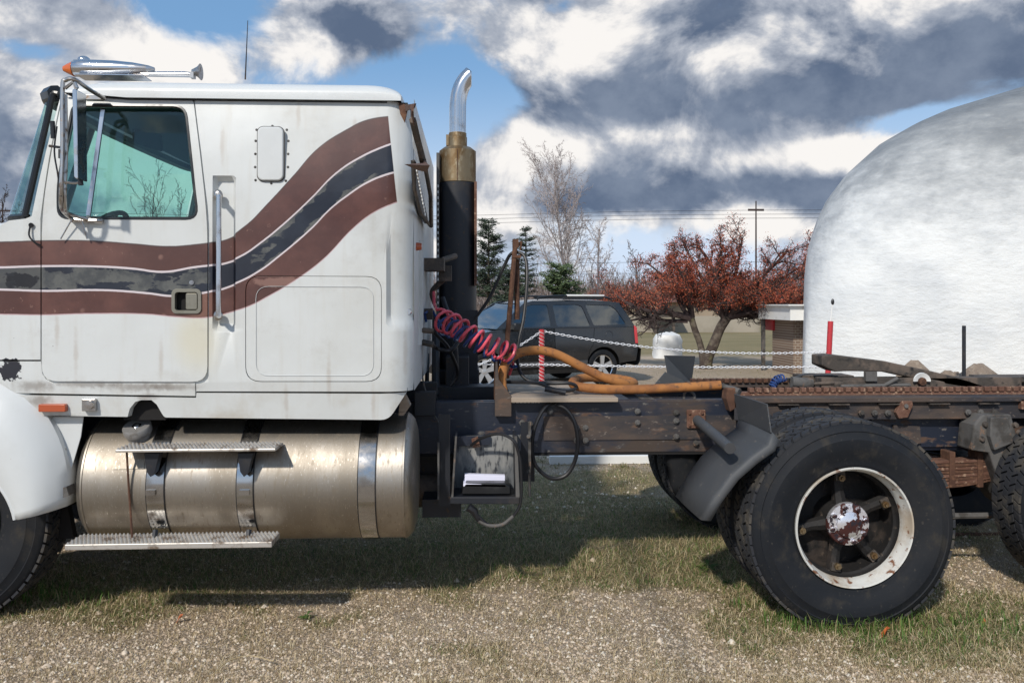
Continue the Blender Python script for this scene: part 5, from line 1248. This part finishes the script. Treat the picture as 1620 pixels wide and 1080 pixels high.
def house(px0, px1, base, eave, ridge, dep, name, lab, wins, wall=tan):
    a = WD(px0, 0, dep); b_ = WD(px1, 0, dep); za = lambda py: WD(0, py, dep).z
    h = empty(name, (a.x, a.y, 0), lab, 'building', 'far buildings')
    MB().box((a.x, a.y, -.2), (b_.x, a.y+7, za(eave))).build('wall', wall, h)
    MB().prism([(a.x-.4, za(eave)+.004), (b_.x+.4, za(eave)+.004), (b_.x-1.2, za(ridge)), (a.x+1.2, za(ridge))], a.y-.5, a.y+7.5).build('roof', roofm, h)
    for (w0, w1, t0, t1) in wins: MB().box((WD(w0, 0, dep).x, a.y-.05, za(t1)), (WD(w1, 0, dep).x, a.y-.01, za(t0))).build('window', dark, h)
house(955, 1075, 497, 474, 462, 70, 'low_building', 'low tan building with brown roof far behind the black car', [(965, 972, 478, 486), (985, 992, 478, 486)])
house(1085, 1215, 498, 478, 464, 60, 'low_building', 'low tan building far behind the forked trunk of the berry tree', [(1100, 1108, 484, 491), (1120, 1128, 484, 491), (1165, 1176, 482, 496)])
bw = WD(1035, 0, 46); be = WD(1072, 0, 46)
w_ = MB().box((WD(985, 0, 47).x, bw.y, 0), (WD(1195, 0, 47).x, bw.y+.25, WD(0, 500, 46).z)).build('block_wall', M('concrete_block', (.36, .32, .26), .9, 0, [(.8, .4, .7, (.28, .25, .2), .9)]), None); tag(w_, 'low pale concrete wall along the far side of the lawn', 'wall')
tk = MB().box((WD(1033, 0, 44).x, WD(1033, 0, 44).y, WD(0, 499, 44).z-.1), (be.x, be.y-.3, WD(0, 496, 44).z)); tk.box((WD(1037, 0, 44).x, WD(1033, 0, 44).y+.2, 0), (WD(1041, 0, 44).x, WD(1033, 0, 44).y+.4, WD(0, 499, 44).z)); tk.box((WD(1066, 0, 44).x, WD(1033, 0, 44).y+.2, 0), (WD(1070, 0, 44).x, WD(1033, 0, 44).y+.4, WD(0, 499, 44).z))
tag(tk.build('picnic_table', 'greasy', None), 'dark bench like table on the far lawn before the low concrete wall', 'table')
# far parked cars
def farcar(px0, px1, dep, mat_, lab):
    a = WD(px0, 0, dep); b_ = WD(px1, 0, dep); L_ = b_.x-a.x; y = a.y
    h = empty('parked_car', ((a.x+b_.x)/2, y, 0), lab, 'car', 'small cars parked far off')
    P_ = [(0, .3), (0, .75), (.18, .85), (.30, 1.35), (.72, 1.38), (.86, .9), (1, .82), (1, .3)]
    MB().prism([(a.x+L_*u, z) for u, z in P_], y, y+1.7).build('body', mat_, h, True, .05)
    MB().prism([(a.x+L_*u, z) for u, z in [(.24, .88), (.33, 1.28), (.70, 1.30), (.80, .9)]], y-.02, y+.0).build('window', dark, h)
    for u in (.2, .8): MB().lathe([(.0001, -.03), (.32, -.02), (.32, .15)], (a.x+L_*u, y, .32), (0, 1, 0), 16, caps=False).build('wheel', 'cable', h)
farcar(972, 1004, 75, 'whiteplain', 'tiny white car parked far off right of the black car'); farcar(1006, 1030, 82, 'greycast', 'tiny grey car parked far off behind the lawn')
# white wrapped bale
c_ = WD(1056, 560, 24.5); bm_ = MB(); rr_ = random.Random(4); vv = []
for i in range(9):
    for j in range(16):
        t = i/8; a = j/16*6.283; sx = (abs(math.cos(a))**.5)*math.copysign(1, math.cos(a)); sy = (abs(math.sin(a))**.5)*math.copysign(1, math.sin(a)); f = (1-.10*t)*(1 if i < 7 else (.9 if i == 7 else .35))*rr_.uniform(.94, 1.05)
        vv.append((c_.x+.42*sx*f, c_.y+.4*sy*f, .0+t*.74+.05*rr_.random()*(t > .5)))
bm_.add(vv, [(i*16+j, i*16+(j+1) % 16, (i+1)*16+(j+1) % 16, (i+1)*16+j) for i in range(8) for j in range(16)]+[tuple(128+j for j in range(16))])
tag(bm_.build('wrapped_bale', 'whiteplain', None, True, label=None), 'white wrapped block standing left of the forked berry tree trunk', 'bale')
# rocks
rk = M('tan_rock', (.24, .185, .14), .95, 0, [(4, .4, .65, (.15, .115, .09), .95), (20, .5, .7, (.33, .27, .21), .95)], (9, .6, .03))
for i, (px, py, dep, w_, hh, lab) in enumerate([(1447, 569, 12.0, .34, .62, 'tan boulder with a pointed top behind the coupling plate of the truck'), (1512, 587, 12.4, .24, .45, 'small low boulder between two larger ones behind the truck frame'), (1548, 574, 12.0, .42, .60, 'broad brown boulder at the foot of the black post'), (1500, 585, 13.0, .3, .5, 'rear boulder half hidden behind the low one')]):
    c_ = WD(px, py, dep); rr_ = random.Random(20+i); m_ = MB(); zt_ = c_.z; vv = []
    for k in range(7):
        t = k/6
        for j in range(10):
            a = j*.628; f = (1-t**3.2)*rr_.uniform(.8, 1.15)+.16; vv.append((c_.x+w_*f*math.cos(a), c_.y+w_*.8*f*math.sin(a), zt_*t-.02+.02*rr_.random()))
    m_.add(vv, [(k*10+j, k*10+(j+1) % 10, (k+1)*10+(j+1) % 10, (k+1)*10+j) for k in range(6) for j in range(10)]+[tuple(60+j for j in range(10))])
    tag(m_.build('boulder', rk, None), lab, 'boulder', 'boulders beyond the truck frame')
# posts and chains
def post(px, py, dep, r_, mat_, name, lab, tip=None, grp=None, px2=None):
    t_ = WD(px, py, dep); b_ = Vector((WD(px2 or px, py, dep).x, t_.y, 0)); e = empty(name, (b_.x, b_.y, 0), lab, 'post', grp)
    MB().tube([b_, t_], r_, 12).build('pole', mat_, e, True)
    if tip:
        MB().tube([t_, t_+Vector((.03, 0, tip))], [r_*.35, r_*.2], 8).build('whip', 'whiteplain', e); MB().ball(t_+Vector((.03, 0, tip)), r_*.6, 5, (1, 1, 2)).build('tip', 'cable', e)
    return e, t_
pA, tA_ = post(857, 521, 11.5, .036, 'redpaint', 'red_post', 'red post wound with white netting holding the chains before the black car', None, 'red chain posts')
sp2 = MB()
for ph in (0, math.pi): sp2.tube([Vector((tA_.x+.038*math.cos(t*2.2+ph), tA_.y+.038*math.sin(t*2.2+ph), tA_.z-.02-t*.035)) for t in lin(0, 32, 130)], .0035, 4)
sp2.build('netting', 'whiteplain', pA)
pB, tB_ = post(1314, 508, 11.5, .038, 'redpaint', 'red_post', 'plain red post with a thin white whip on top before the white shelter', .27, 'red chain posts', 1306)
pC, tC_ = post(1525, 515, 11.5, .026, 'black', 'black_post', 'slim black post standing before the white shelter')
def chain(a, b_, sag, lab, link=.052):
    n = int((b_-a).length/link*1.25); m_ = MB()
    for i in range(n):
        t = i/(n-1); p = a.lerp(b_, t); p.z -= sag*4*t*(1-t); d = (b_-a).normalized(); u = Vector((0, 0, 1)) if i % 2 else d.cross(Vector((0, 0, 1)))
        m_.tube([p+d*(.031*math.cos(q))+u*(.014*math.sin(q)) for q in lin(0, 6.283, 9)[:-1]], .0048, 4, True)
    return tag(m_.build('chain', 'chain', None), lab, 'chain', 'white plastic chains')
chain(tA_-Vector((0, 0, .02)), WD(1309, 556, 11.5), .13, 'upper white chain sagging from the netted red post towards the plain red post')
chain(WD(735, 575, 11.0), WD(855, 576.5, 11.45), .01, 'lower white chain left of the netted red post')
chain(WD(859, 576.5, 11.45), WD(1307, 580, 11.5), .02, 'lower white chain right of the netted red post')
chain(WD(700, 590, 10.8), tA_-Vector((0, 0, .02)), .10, 'upper white chain rising from the left to the netted red post')
bark = M('grey_brown_bark', (.060, .044, .036), .95, 0, [(6, .45, .65, (.14, .115, .09), .95), (2, .55, .7, (.13, .12, .06), .95)], (20, .8, .02)); mats['twig'] = twig = M('dark_twigs', (.055, .038, .036), .95)
# poles and wires
def upole(px, py, dep, lab, arm=1.2):
    t_ = WD(px, py, dep); e = empty('utility_pole', (t_.x, t_.y, 0), lab, 'utility pole', 'wooden utility poles')
    MB().tube([(t_.x, t_.y, 0), t_], [.09, .05], 8).build('pole', 'twig', e, True); MB().box((t_.x-arm, t_.y-.06, t_.z-.75), (t_.x+arm, t_.y+.06, t_.z-.6)).build('crossarm', 'twig', e); return t_
uA = upole(1196, 318, 62, 'utility pole rising behind the crown of the red berry tree', .6); uB = upole(4, 321, 70, 'utility pole at the left edge beyond the truck cowl', 1.1)
for i, (da, db, lab) in enumerate([(-.7, -.7, 'highest overhead wire crossing behind the bare tree'), (-1.0, -1.0, 'second overhead wire just under the highest'), (-1.35, -1.3, 'third overhead wire under two others'), (-4.6, -4.6, 'low overhead wire passing behind the pines'), (-5.6, -5.4, 'lowest overhead wire above the far brush')]):
    P_ = [uB+Vector((0, 0, da)), (uB+uA)/2+Vector((0, 0, da-.5)), uA+Vector((0, 0, db)), uA*2-uB+Vector((0, 0, db-.1))]
    tag(MB().tube(smooth_path(P_, 8), .017, 4).build('power_line', 'cable', None), lab, 'wire', 'overhead wires')

# ================================================================== TREES
def grow(mb, p, d, length, r, lvl, rnd, cfg, ends):
    seg = cfg['seg'][min(lvl, len(cfg['seg'])-1)]; pts = [p.copy()]; rr = [r]; q = p.copy(); dd = d.normalized()
    for i in range(seg):
        j = cfg['jit'][min(lvl, len(cfg['jit'])-1)]
        dd = (dd+Vector((rnd.gauss(0, j), rnd.gauss(0, j), rnd.gauss(0, j)))+Vector((0, 0, cfg['up'][min(lvl, len(cfg['up'])-1)]))).normalized()
        q = q+dd*(length/seg); pts.append(q.copy()); rr.append(max(r*(1-.62*(i+1)/seg), cfg['rmin']))
    mb.tube(pts, rr, 6 if lvl == 0 else (4 if lvl < 2 else 3), cap=False)
    ends.append((lvl, pts))
    if lvl < cfg['lv']:
        nch = cfg['n'][lvl]
        for k in range(nch):
            t = cfg['t0'][lvl]+(1-cfg['t0'][lvl])*(k+rnd.random())/nch; i = min(int(t*seg), seg-1); f = t*seg-i
            o_ = pts[i].lerp(pts[i+1], f); base = (pts[i+1]-pts[i]).normalized()
            az_ = rnd.uniform(0, 6.283); u = base.orthogonal().normalized(); w = base.cross(u); an = R(rnd.uniform(*cfg['ang'][lvl]))
            nd = base*math.cos(an)+(u*math.cos(az_)+w*math.sin(az_))*math.sin(an)
            L_ = length*cfg['len'][lvl]*rnd.uniform(.65, 1.15)*(1-.45*t)
            grow(mb, o_, nd, L_, max(rr[i]*cfg['rf'], cfg['rmin']), lvl+1, rnd, cfg, ends)
# crab apple with red berries
cd = 20.5
tr = empty('crab_apple_tree', (WD(1116, 585, cd).x, WD(1116, 585, cd).y, 0), 'spreading crab apple with forked trunk and red berries left of the white shelter', 'tree')
rnd = random.Random(12); tm = MB(); T_ = lambda px, py, d_=0.: WD(px, py, cd+d_)
tm.tube(smooth_path([T_(1112, 588), T_(1112, 568), T_(1108, 545, .1), T_(1099, 520, .1), T_(1094, 503, .1)], 4), [.10, .10, .095, .09, .09, .088, .085, .083, .08, .08, .08, .08, .08, .08, .08, .08, .08], 9)
tm.tube(smooth_path([T_(1118, 590), T_(1119, 568), T_(1129, 545), T_(1139, 520), T_(1150, 502)], 4), [.15, .15, .145, .14, .14, .135, .13, .13, .13, .125, .12, .12, .12, .12, .12, .12, .12], 10)
tr_o = tm.build('trunk', bark, tr, True)
cfg = dict(seg=[7, 6, 5, 4], jit=[.16, .22, .26, .3], up=[.02, .02, .03, .03], n=[11, 8, 6], t0=[.12, .12, .1], ang=[(25, 65), (30, 75), (30, 80)], len=[.52, .52, .5], rf=.55, rmin=.0065, lv=3)
bm_ = MB(); ends = []
limbs = [((1096, 505, .1), (-1.0, -.2, .32), 2.15, .075), ((1094, 503, .1), (-.75, .5, .75), 1.9, .06), ((1096, 502, .1), (-.45, -.5, 1.0), 1.7, .055), ((1088, 508, .1), (-1, .1, .06), 1.9, .05),
         ((1148, 503, 0), (.55, .2, .8), 2.3, .085), ((1150, 502, 0), (1., -.2, .45), 2.2, .075), ((1146, 505, 0), (-.10, .1, 1.), 2.3, .085), ((1150, 503, 0), (.5, -.6, .6), 1.9, .06), ((1145, 505, 0), (-.55, -.3, .9), 2.0, .065),
         ((1152, 504, 0), (1., .3, .10), 1.9, .05), ((1150, 502, 0), (.25, .7, .85), 2.0, .06), ((1146, 503, 0), (-.8, .5, .3), 1.6, .05), ((1150, 500, 0), (.85, .1, .7), 2.1, .07), ((1150, 501, 0), (1., .1, .30), 2.7, .06), ((1150, 500, 0), (.9, -.4, .7), 2.6, .06), ((1148, 500, 0), (.1, -.3, 1.), 2.1, .06), ((1096, 503, .1), (-.9, .2, .55), 2.5, .06), ((1096, 503, .1), (-.2, .3, 1.), 2.0, .055), ((1147, 502, 0), (-.45, .3, .9), 2.2, .06), ((1150, 501, 0), (.7, .4, .8), 2.3, .06)]
for (o_, d_, L_, r_) in limbs: grow(bm_, T_(*o_), Vector(d_), L_, r_, 0, rnd, cfg, ends)
bm_.build('crown', twig, tr, fixn=False)
def clumps(ends, lvmin, per, s, spread, rnd, zf=None, seed=0):
    Vs = []
    for lv, pts in ends:
        if lv < lvmin: continue
        for p in pts[1:]:
            for k in range(per):
                if zf and rnd.random() > zf(p): continue
                c_ = p+Vector((rnd.gauss(0, spread), rnd.gauss(0, spread), rnd.gauss(0, spread)-spread*.3)); a = Vector((rnd.gauss(0, 1), rnd.gauss(0, 1), rnd.gauss(0, 1))).normalized(); u = a.orthogonal().normalized(); w = a.cross(u); s_ = s*rnd.uniform(.6, 1.3)
                Vs += [c_-u*s_, c_+w*s_*.8, c_+u*s_, c_-w*s_*.8]
    V_ = np.array([tuple(v) for v in Vs]); F_ = np.arange(len(V_)).reshape(-1, 4); return V_, F_
V_, F_ = clumps(ends, 2, 4, .0125, .06, rnd, lambda p: 0 if p.z < 1.55 else (.50 if p.z < 3.0 else .34))
c_ = Vector(tr.location); o = npmesh('berries', V_-np.array(c_), F_, rndmat('red_berries', [(0, (.22, .032, .018)), (.4, (.44, .080, .040)), (.75, (.60, .16, .07)), (1, (.36, .15, .07))], .5)); o.parent = tr; o['kind'] = 'stuff'
# tall bare tree
bpale = M('pale_bare_twigs', (.36, .31, .30), .95)
def bare(px, base_dep, top_py, lean, r_, lab, cfg, seed, mat_, name='bare_tree', H_=None):
    b_ = WD(px, 500, base_dep); b_.z = 0; top = WD(px, top_py, base_dep); hh = top.z
    e = empty(name, tuple(b_), lab, 'tree', 'leafless trees'); m_ = MB(); ends = []; rnd = random.Random(seed)
    grow(m_, b_, Vector((lean, 0, 1)), hh*.93, r_, 0, rnd, cfg, ends); 
    # split trunk from crown
    m_.build('crown', mat_, e, fixn=False); return e
cb = dict(seg=[12, 8, 6, 4], jit=[.035, .10, .16, .2], up=[.05, .10, .04, -.05], n=[44, 14, 10], t0=[.20, .12, .1], ang=[(28, 54), (25, 55), (25, 60)], len=[.50, .36, .42], rf=.5, rmin=.0085, lv=3)
bare(898, 58, 258, .02, .11, 'tall pale leafless tree standing above the black car', cb, 5, bpale)
cb2 = dict(cb, n=[16, 8, 5], rmin=.014); 
bare(944, 66, 350, .0, .12, 'smaller leafless tree right of the tall pale one', cb2, 8, bpale)
bare(1010, 70, 400, .0, .12, 'low leafless tree behind the left limbs of the berry tree', cb2, 9, M('grey_twigs', (.13, .10, .09), .95))
cb3 = dict(cb, n=[12, 6, 4], rmin=.0045, ang=[(20, 40)]*3)
bare(232, 26, 286, .05, .022, 'thin leafless tree seen through the truck cab window', cb3, 14, twig)
bare(262, 26, 292, .0, .022, 'second thin leafless tree seen through the cab window', cb3, 15, twig)
bare(290, 27, 312, .0, .018, 'shortest thin leafless tree seen through the cab window', cb3, 16, twig)
bare(22, 60, 318, .0, .09, 'small leafless tree at the left edge past the truck cowl', cb2, 17, twig)
# pines
pm_ = rndmat('pine_needles', [(0, (.014, .024, .014)), (.5, (.028, .046, .024)), (1, (.055, .075, .040))], .7)
def pine(px, dep, top_py, wpx, lab, seed, dens_=1., lo=.12, name='pine_tree', mat_=None, tiers=15, up=.25, cat='pine tree'):
    rnd = random.Random(seed); b_ = WD(px, 500, dep); b_.z = 0; hh = WD(px, top_py, dep).z; wr = wpx/F*dep
    e = empty(name, tuple(b_), lab, cat, 'evergreens behind the car'); t_ = MB().tube([b_, b_+Vector((0, 0, hh*.98))], [.17, .03], 6); t_.build('trunk', bark, e)
    br_ = MB(); Q = []
    for i in range(tiers):
        f = lo+(1-lo)*(i/tiers); z_ = hh*f
        for k in range(rnd.randint(4, 6)):
            a = rnd.uniform(0, 6.283); L_ = wr*(1-f)**.38*rnd.uniform(.45, 1.15)+.15; d = Vector((math.cos(a), math.sin(a), up*rnd.uniform(.2, 1.6))); o_ = b_+Vector((0, 0, z_)); br_.tube([o_, o_+d*L_*.5+Vector((0, 0, -.05)), o_+d*L_], [.035, .02, .01], 3, cap=False)
            for j in range(int(34*dens_*L_/wr)+6):
                t = rnd.uniform(.25, 1.05); c_ = o_+d*L_*t+Vector((rnd.gauss(0, .13), rnd.gauss(0, .13), rnd.gauss(0, .06)+.03)); a2 = rnd.uniform(0, 6.283); u = Vector((math.cos(a2), math.sin(a2), rnd.uniform(-.2, .7))).normalized()*rnd.uniform(.12, .26); w = u.orthogonal().normalized()*.035
                Q += [c_-w, c_+w, c_+u+w*.4, c_+u-w*.4]
    br_.build('branches', bark, e, fixn=False)
    V_ = np.array([tuple(v-b_) for v in Q]); o = npmesh('needles', V_, np.arange(len(V_)).reshape(-1, 4), mat_ or pm_); o.parent = e; o['kind'] = 'stuff'
pine(773, 62, 346, 36, 'broad dark pine right behind the exhaust stack', 1, 2.6, .26, tiers=19, up=.4)
pine(832, 64, 357, 26, 'slimmer open pine left of the tall bare tree', 2, 1.3, .32, tiers=13)
pine(808, 58, 425, 34, 'low dense dark evergreen between the two pines', 3, 3.0, .05)
gm2 = rndmat('green_foliage', [(0, (.03, .055, .02)), (.5, (.06, .095, .035)), (1, (.11, .14, .06))], .8)
pine(887, 50, 420, 36, 'rounded mid green evergreen above the roof of the black car', 4, 4.0, .03, 'evergreen_bush', gm2, 12, .5, 'evergreen')
# brush and woods
def brush(name, lab, px0, px1, dep0, dep1, n, h0, h1, cols, w, seed):
    r_ = np.random.default_rng(seed); d = dep0+(dep1-dep0)*r_.random(n); px = px0+(px1-px0)*r_.random(n); k = (px-810)/F*d; x = k*CT+d*ST; y = d*CT-k*ST-DC
    hh = (h0+(h1-h0)*r_.random(n))*(.55+.75*fbm(x, y, .16, seed+3, 3)); z0 = hh*r_.random(n)*.85; L_ = hh*.28*(.5+r_.random(n)); a = r_.random(n)*6.283; el_ = .3+1.2*r_.random(n)
    D_ = np.stack([np.cos(a)*np.cos(el_), np.sin(a)*np.cos(el_), np.sin(el_)], 1)*L_[:, None]; P0 = np.stack([x, y, z0], 1); Wv = np.stack([np.ones(n), 0*x, .2*r_.random(n)], 1)*w
    V_ = np.stack([P0-Wv, P0+Wv, P0+D_*1.0+Wv*.3], 1).reshape(-1, 3); F_ = np.arange(3*n).reshape(-1, 3)
    tag(npmesh(name, V_, F_, rndmat(name+'_twigs', cols, .9)), lab, 'woods', kind='stuff')
brush('distant_woods', 'hazy brown leafless woods along the horizon', -900, 2600, 95, 135, 150000, 3.8, 6.2, [(0, (.10, .075, .065)), (.6, (.19, .15, .135)), (1, (.28, .235, .22))], .04, 1)
brush('red_brown_hedge', 'reddish brown hedge along the far side of the lawn', 930, 1290, 74, 90, 22000, 1.6, 3.4, [(0, (.10, .045, .033)), (.6, (.19, .09, .065)), (1, (.27, .15, .10))], .05, 2)
brush('distant_woods', 'far leafless woods seen past the truck cowl at the left', -150, 420, 80, 110, 12000, 4, 7, [(0, (.10, .075, .065)), (1, (.24, .2, .19))], .05, 3)

# ================================================================== BLACK CAR
fw_ = WD(768, 0, 15.3); rw_ = WD(953, 0, 16.5); ctr = (fw_+rw_)/2; ang = math.atan2(rw_.y-fw_.y, rw_.x-fw_.x)
car = empty('black_suv', (0, 0, 0), 'black boxy SUV with roof rails parked behind the chain and the truck frame', 'SUV', None, ang, True); 
nrm = Vector((math.sin(ang), -math.cos(ang), 0)); HWc = .90
car.location = (ctr.x-nrm.x*HWc*.96, ctr.y-nrm.y*HWc*.96, .0)
cpaint = M('black_car_paint', (.012, .014, .017), .22, 0, [(3, .5, .8, (.03, .03, .03), .4)], coat=.8, objc=True)
def cy(x, z):       # near side surface (y negative)
    w = HWc-.05*((z-.75)/.5)**2*(1 if z < 1.13 else 0)-(max(0, z-1.13))*.40-(.02 if z > 1.13 else 0)
    w -= .05*max(0, (abs(x)-1.7)/.5)**2
    return -w
def arch(cx, r=.405, z0=.30): return [(cx+r*math.cos(R(a)), .35+r*math.sin(R(a))) for a in range(-8, 190, 12)]
zb1 = .30
def csheet(P_, name, mat_, holes=(), th=.03, par=None, off=0., both=True, r=0.):
    out = []
    if r: P_ = rpoly(P_, r)
    for s in ((-1, 1) if both else (-1,)):
        m_ = sheet(P_, holes, lambda x, z: (cy(x, z)+off), th, zs=lin(.35, 1.65, 14), xs=lin(-2.1, 2.1, 13))
        if s == 1: m_.v = [Vector((v.x, -v.y, v.z)) for v in m_.v]
        out.append(m_.build(name, mat_, car if par is None else par, True))
    return out
belt = 1.15
csheet([(-2.16, .42), (-1.73, .36)]+arch(-1.31)[::-1][0:17]+[(-.89, zb1), (-.90, 1.13), (-1.1, 1.12), (-2.05, .93), (-2.16, .75)], 'front_wing', cpaint)
fd, = csheet([(-.885, zb1+.06), (.18, zb1+.06), (.18, 1.135), (-.885, 1.135)], 'front_door', cpaint, both=False); csheet([(-.885, .36), (.18, .36), (.18, 1.135), (-.885, 1.135)], 'front_door', cpaint, both=True)[0].hide_render = False
csheet([(.19, .36), (.93, .36), (.93, .5), (.98, .70), (1.05, .80), (1.10, 1.135), (.19, 1.135)], 'rear_door', cpaint)
csheet(arch(1.31)[::-1]+[(1.73, .42), (2.14, .45), (2.19, .75), (2.17, 1.135), (1.11, 1.135), (1.06, .80), (.99, .70), (.94, .5), (.93, .36)], 'rear_wing', cpaint)
csheet([(-.90, .26), (.90, .26), (.92, .35), (-.90, .35)], 'sill', 'blackgloss', off=-.015)
csheet([(-.93, .40), (.93, .40), (.93, .50), (-.93, .50)], 'door_cladding', M('grey_cladding', (.07, .07, .075), .5), off=-.014, th=.012)
wins_ = [[(-.80, 1.17), (.12, 1.17), (.12, 1.60), (-.20, 1.60), (-.33, 1.57)], [(.24, 1.17), (1.02, 1.17), (.92, 1.56), (.80, 1.60), (.24, 1.60)], [(1.10, 1.18), (1.90, 1.20), (1.72, 1.50), (1.60, 1.58), (1.0, 1.60), (1.02, 1.50)]]
wr_ = [rpoly(w, .05) for w in wins_]
csheet([(-1.08, 1.14), (2.13, 1.14), (1.83, 1.64), (1.5, 1.67), (-.20, 1.67), (-.40, 1.62)], 'window_frame', cpaint, holes=wr_)
for w in wins_: csheet(w, 'side_window', 'carglass', off=.012, th=.004, r=.05)
prof_ = [('front_bumper', [(-2.20, .34), (-2.27, .5), (-2.24, .68)], 'blackgloss'), ('grille', [(-2.24, .68), (-2.19, .90)], 'chrome'), ('hood', [(-2.18, .90), (-2.05, 1.0), (-1.6, 1.08), (-1.08, 1.13)], cpaint), ('windscreen', [(-1.08, 1.14), (-.7, 1.41), (-.36, 1.62)], 'carscreen'),
         ('roof', [(-.37, 1.63), (-.1, 1.69), (.5, 1.72), (1.3, 1.71), (1.75, 1.67), (1.86, 1.635)], cpaint), ('rear_glass', [(1.86, 1.63), (2.12, 1.16)], 'carglass'), ('tailgate', [(2.13, 1.15), (2.17, .98), (2.18, .74)], cpaint), ('rear_bumper', [(2.18, .73), (2.28, .69), (2.27, .45), (2.2, .34)], 'blackgloss')]
for nm, P_, mt_ in prof_:
    m_ = MB(); n_ = 11; vv = []
    for (x, z) in P_:
        w = -cy(x, z)+.0
        for k in range(n_):
            s = -1+2*k/(n_-1); vv.append((x+(.09*(1-abs(s)**2.4) if x > 1.8 else (-.09*(1-abs(s)**2.4) if x < -1.9 else 0))+0, w*s, z-(.035*abs(s)**3 if nm in ('roof', 'hood') else 0)))
    m_.add(vv, [(i*n_+j, (i+1)*n_+j, (i+1)*n_+j+1, i*n_+j+1) for i in range(len(P_)-1) for j in range(n_-1)]); m_.build(nm, mt_, car, True)
for s in (-1, 1):
    rl = MB(); yy = s*.60
    rl.tube(smooth_path([(-.05, yy, 1.69), (.02, yy, 1.745), (.5, yy, 1.775), (1.3, yy, 1.765), (1.62, yy, 1.735), (1.70, yy, 1.68)], 4), .018, 6); rl.box((.55, yy-.03, 1.70), (1.45, yy+.03, 1.785)); rl.build('roof_rail', 'blackgloss', car, True)
MB().box((.62, -.645, 1.762), (1.50, -.57, 1.800)).build('rail_cap', 'whiteplain', car, True, .01)
for s in (-1, 1):
    MB().prism([(2.10, .80), (2.185, .80), (2.15, 1.13), (2.09, 1.17)], s*(-cy(2.1, 1)+.012) if s > 0 else cy(2.1, 1)-.012, s*(-cy(2.1, 1)-.05)).build('tail_light', M('tail_light_red', (.62, .05, .06), .2, 0, coat=.5), car, True, .01)
    MB().prism([(-2.20, .72), (-2.2, .90), (-1.98, .93), (-2.02, .78)], s*.86, s*.6).build('headlight', 'chrome', car, True, .01)
    mi = MB().box((-.83, s*.93, 1.10), (-.66, s*1.13, 1.26)); mi.box((-.80, s*.84, 1.10), (-.72, s*.95, 1.16)); mi.build('wing_mirror', 'blackgloss', car, True, .03)
for x_ in (-.10, .80):
    MB().prism(rrect(x_-.13, .93, x_+.10, .97, .015), cy(x_, .95)-.035, cy(x_, .95)-.018).build('door_handle', 'blackgloss', car, True, .005)
MB().lathe([(.085, -.004), (.09, 0)], (1.45, cy(1.45, .98)+.0, .98), (0, 1, 0), 20, caps=False).build('fuel_flap', 'blackgloss', car)
core = MB().box((-2.05, -.80, .30), (2.1, .80, 1.10)); 
core = MB(); core.box((-.88, -.80, .30), (.86, .80, .95)); core.box((-2.1, -.55, .30), (2.1, .55, .90)); core.box((-1.0, -.82, .88), (2.1, .82, .94)); core.build('interior', 'near_black', car)
for x_ in (-.35, .75):
    for s in (-.4, .4): MB().box((x_, s-.24, .9), (x_+.14, s+.24, 1.38)).build('car_seat', 'seat', car, True, .04)
def carwheel(x_, s):
    w_ = empty('wheel', (x_, s*.78, .35), None, None, None, 0, True); w_.parent = car; w_.location = (x_, s*.78, .35)
    T0 = MB().lathe([(.235, .0), (.25, -.09), (.30, -.105), (.335, -.10), (.35, -.07), (.35, .07), (.33, .10), (.235, .1)], (0, 0, 0), (0, 1, 0), 36, caps=False).build('tyre', 'rubber', w_, True)
    MB().lathe([(.24, -.085), (.225, -.075), (.215, .0), (.20, .05)], (0, 0, 0), (0, 1, 0), 30, caps=False).build('rim', 'chrome', w_, True)
    MB().lathe([(.20, .02), (.0001, .02)], (0, 0, 0), (0, 1, 0), 20, caps=False).build('brake_disc', 'near_black', w_)
    sp_ = MB()
    for k in range(5):
        a = k*1.2566+.3; d = Vector((math.cos(a), 0, math.sin(a))); t = Vector((-d.z, 0, d.x))
        for q in (0,): sp_.add([d*.04-t*.035+Vector((0, -.07, 0)), d*.04+t*.035+Vector((0, -.07, 0)), d*.225+t*.052+Vector((0, -.075, 0)), d*.225-t*.052+Vector((0, -.075, 0)), d*.04-t*.035+Vector((0, -.04, 0)), d*.04+t*.035+Vector((0, -.04, 0)), d*.225+t*.052+Vector((0, -.05, 0)), d*.225-t*.052+Vector((0, -.05, 0))], [(0, 1, 2, 3), (4, 7, 6, 5), (0, 4, 5, 1), (1, 5, 6, 2), (2, 6, 7, 3), (3, 7, 4, 0)])
    sp_.lathe([(.0001, -.085), (.05, -.08), (.055, -.04)], (0, 0, 0), (0, 1, 0), 16, caps=False); sp_.build('spokes', M('alloy', (.62, .62, .62), .35, .7), w_)
    if s > 0: w_.rotation_euler = (0, 0, math.pi)
for x_ in (-1.31, 1.31):
    for s in (-1, 1): carwheel(x_, s)
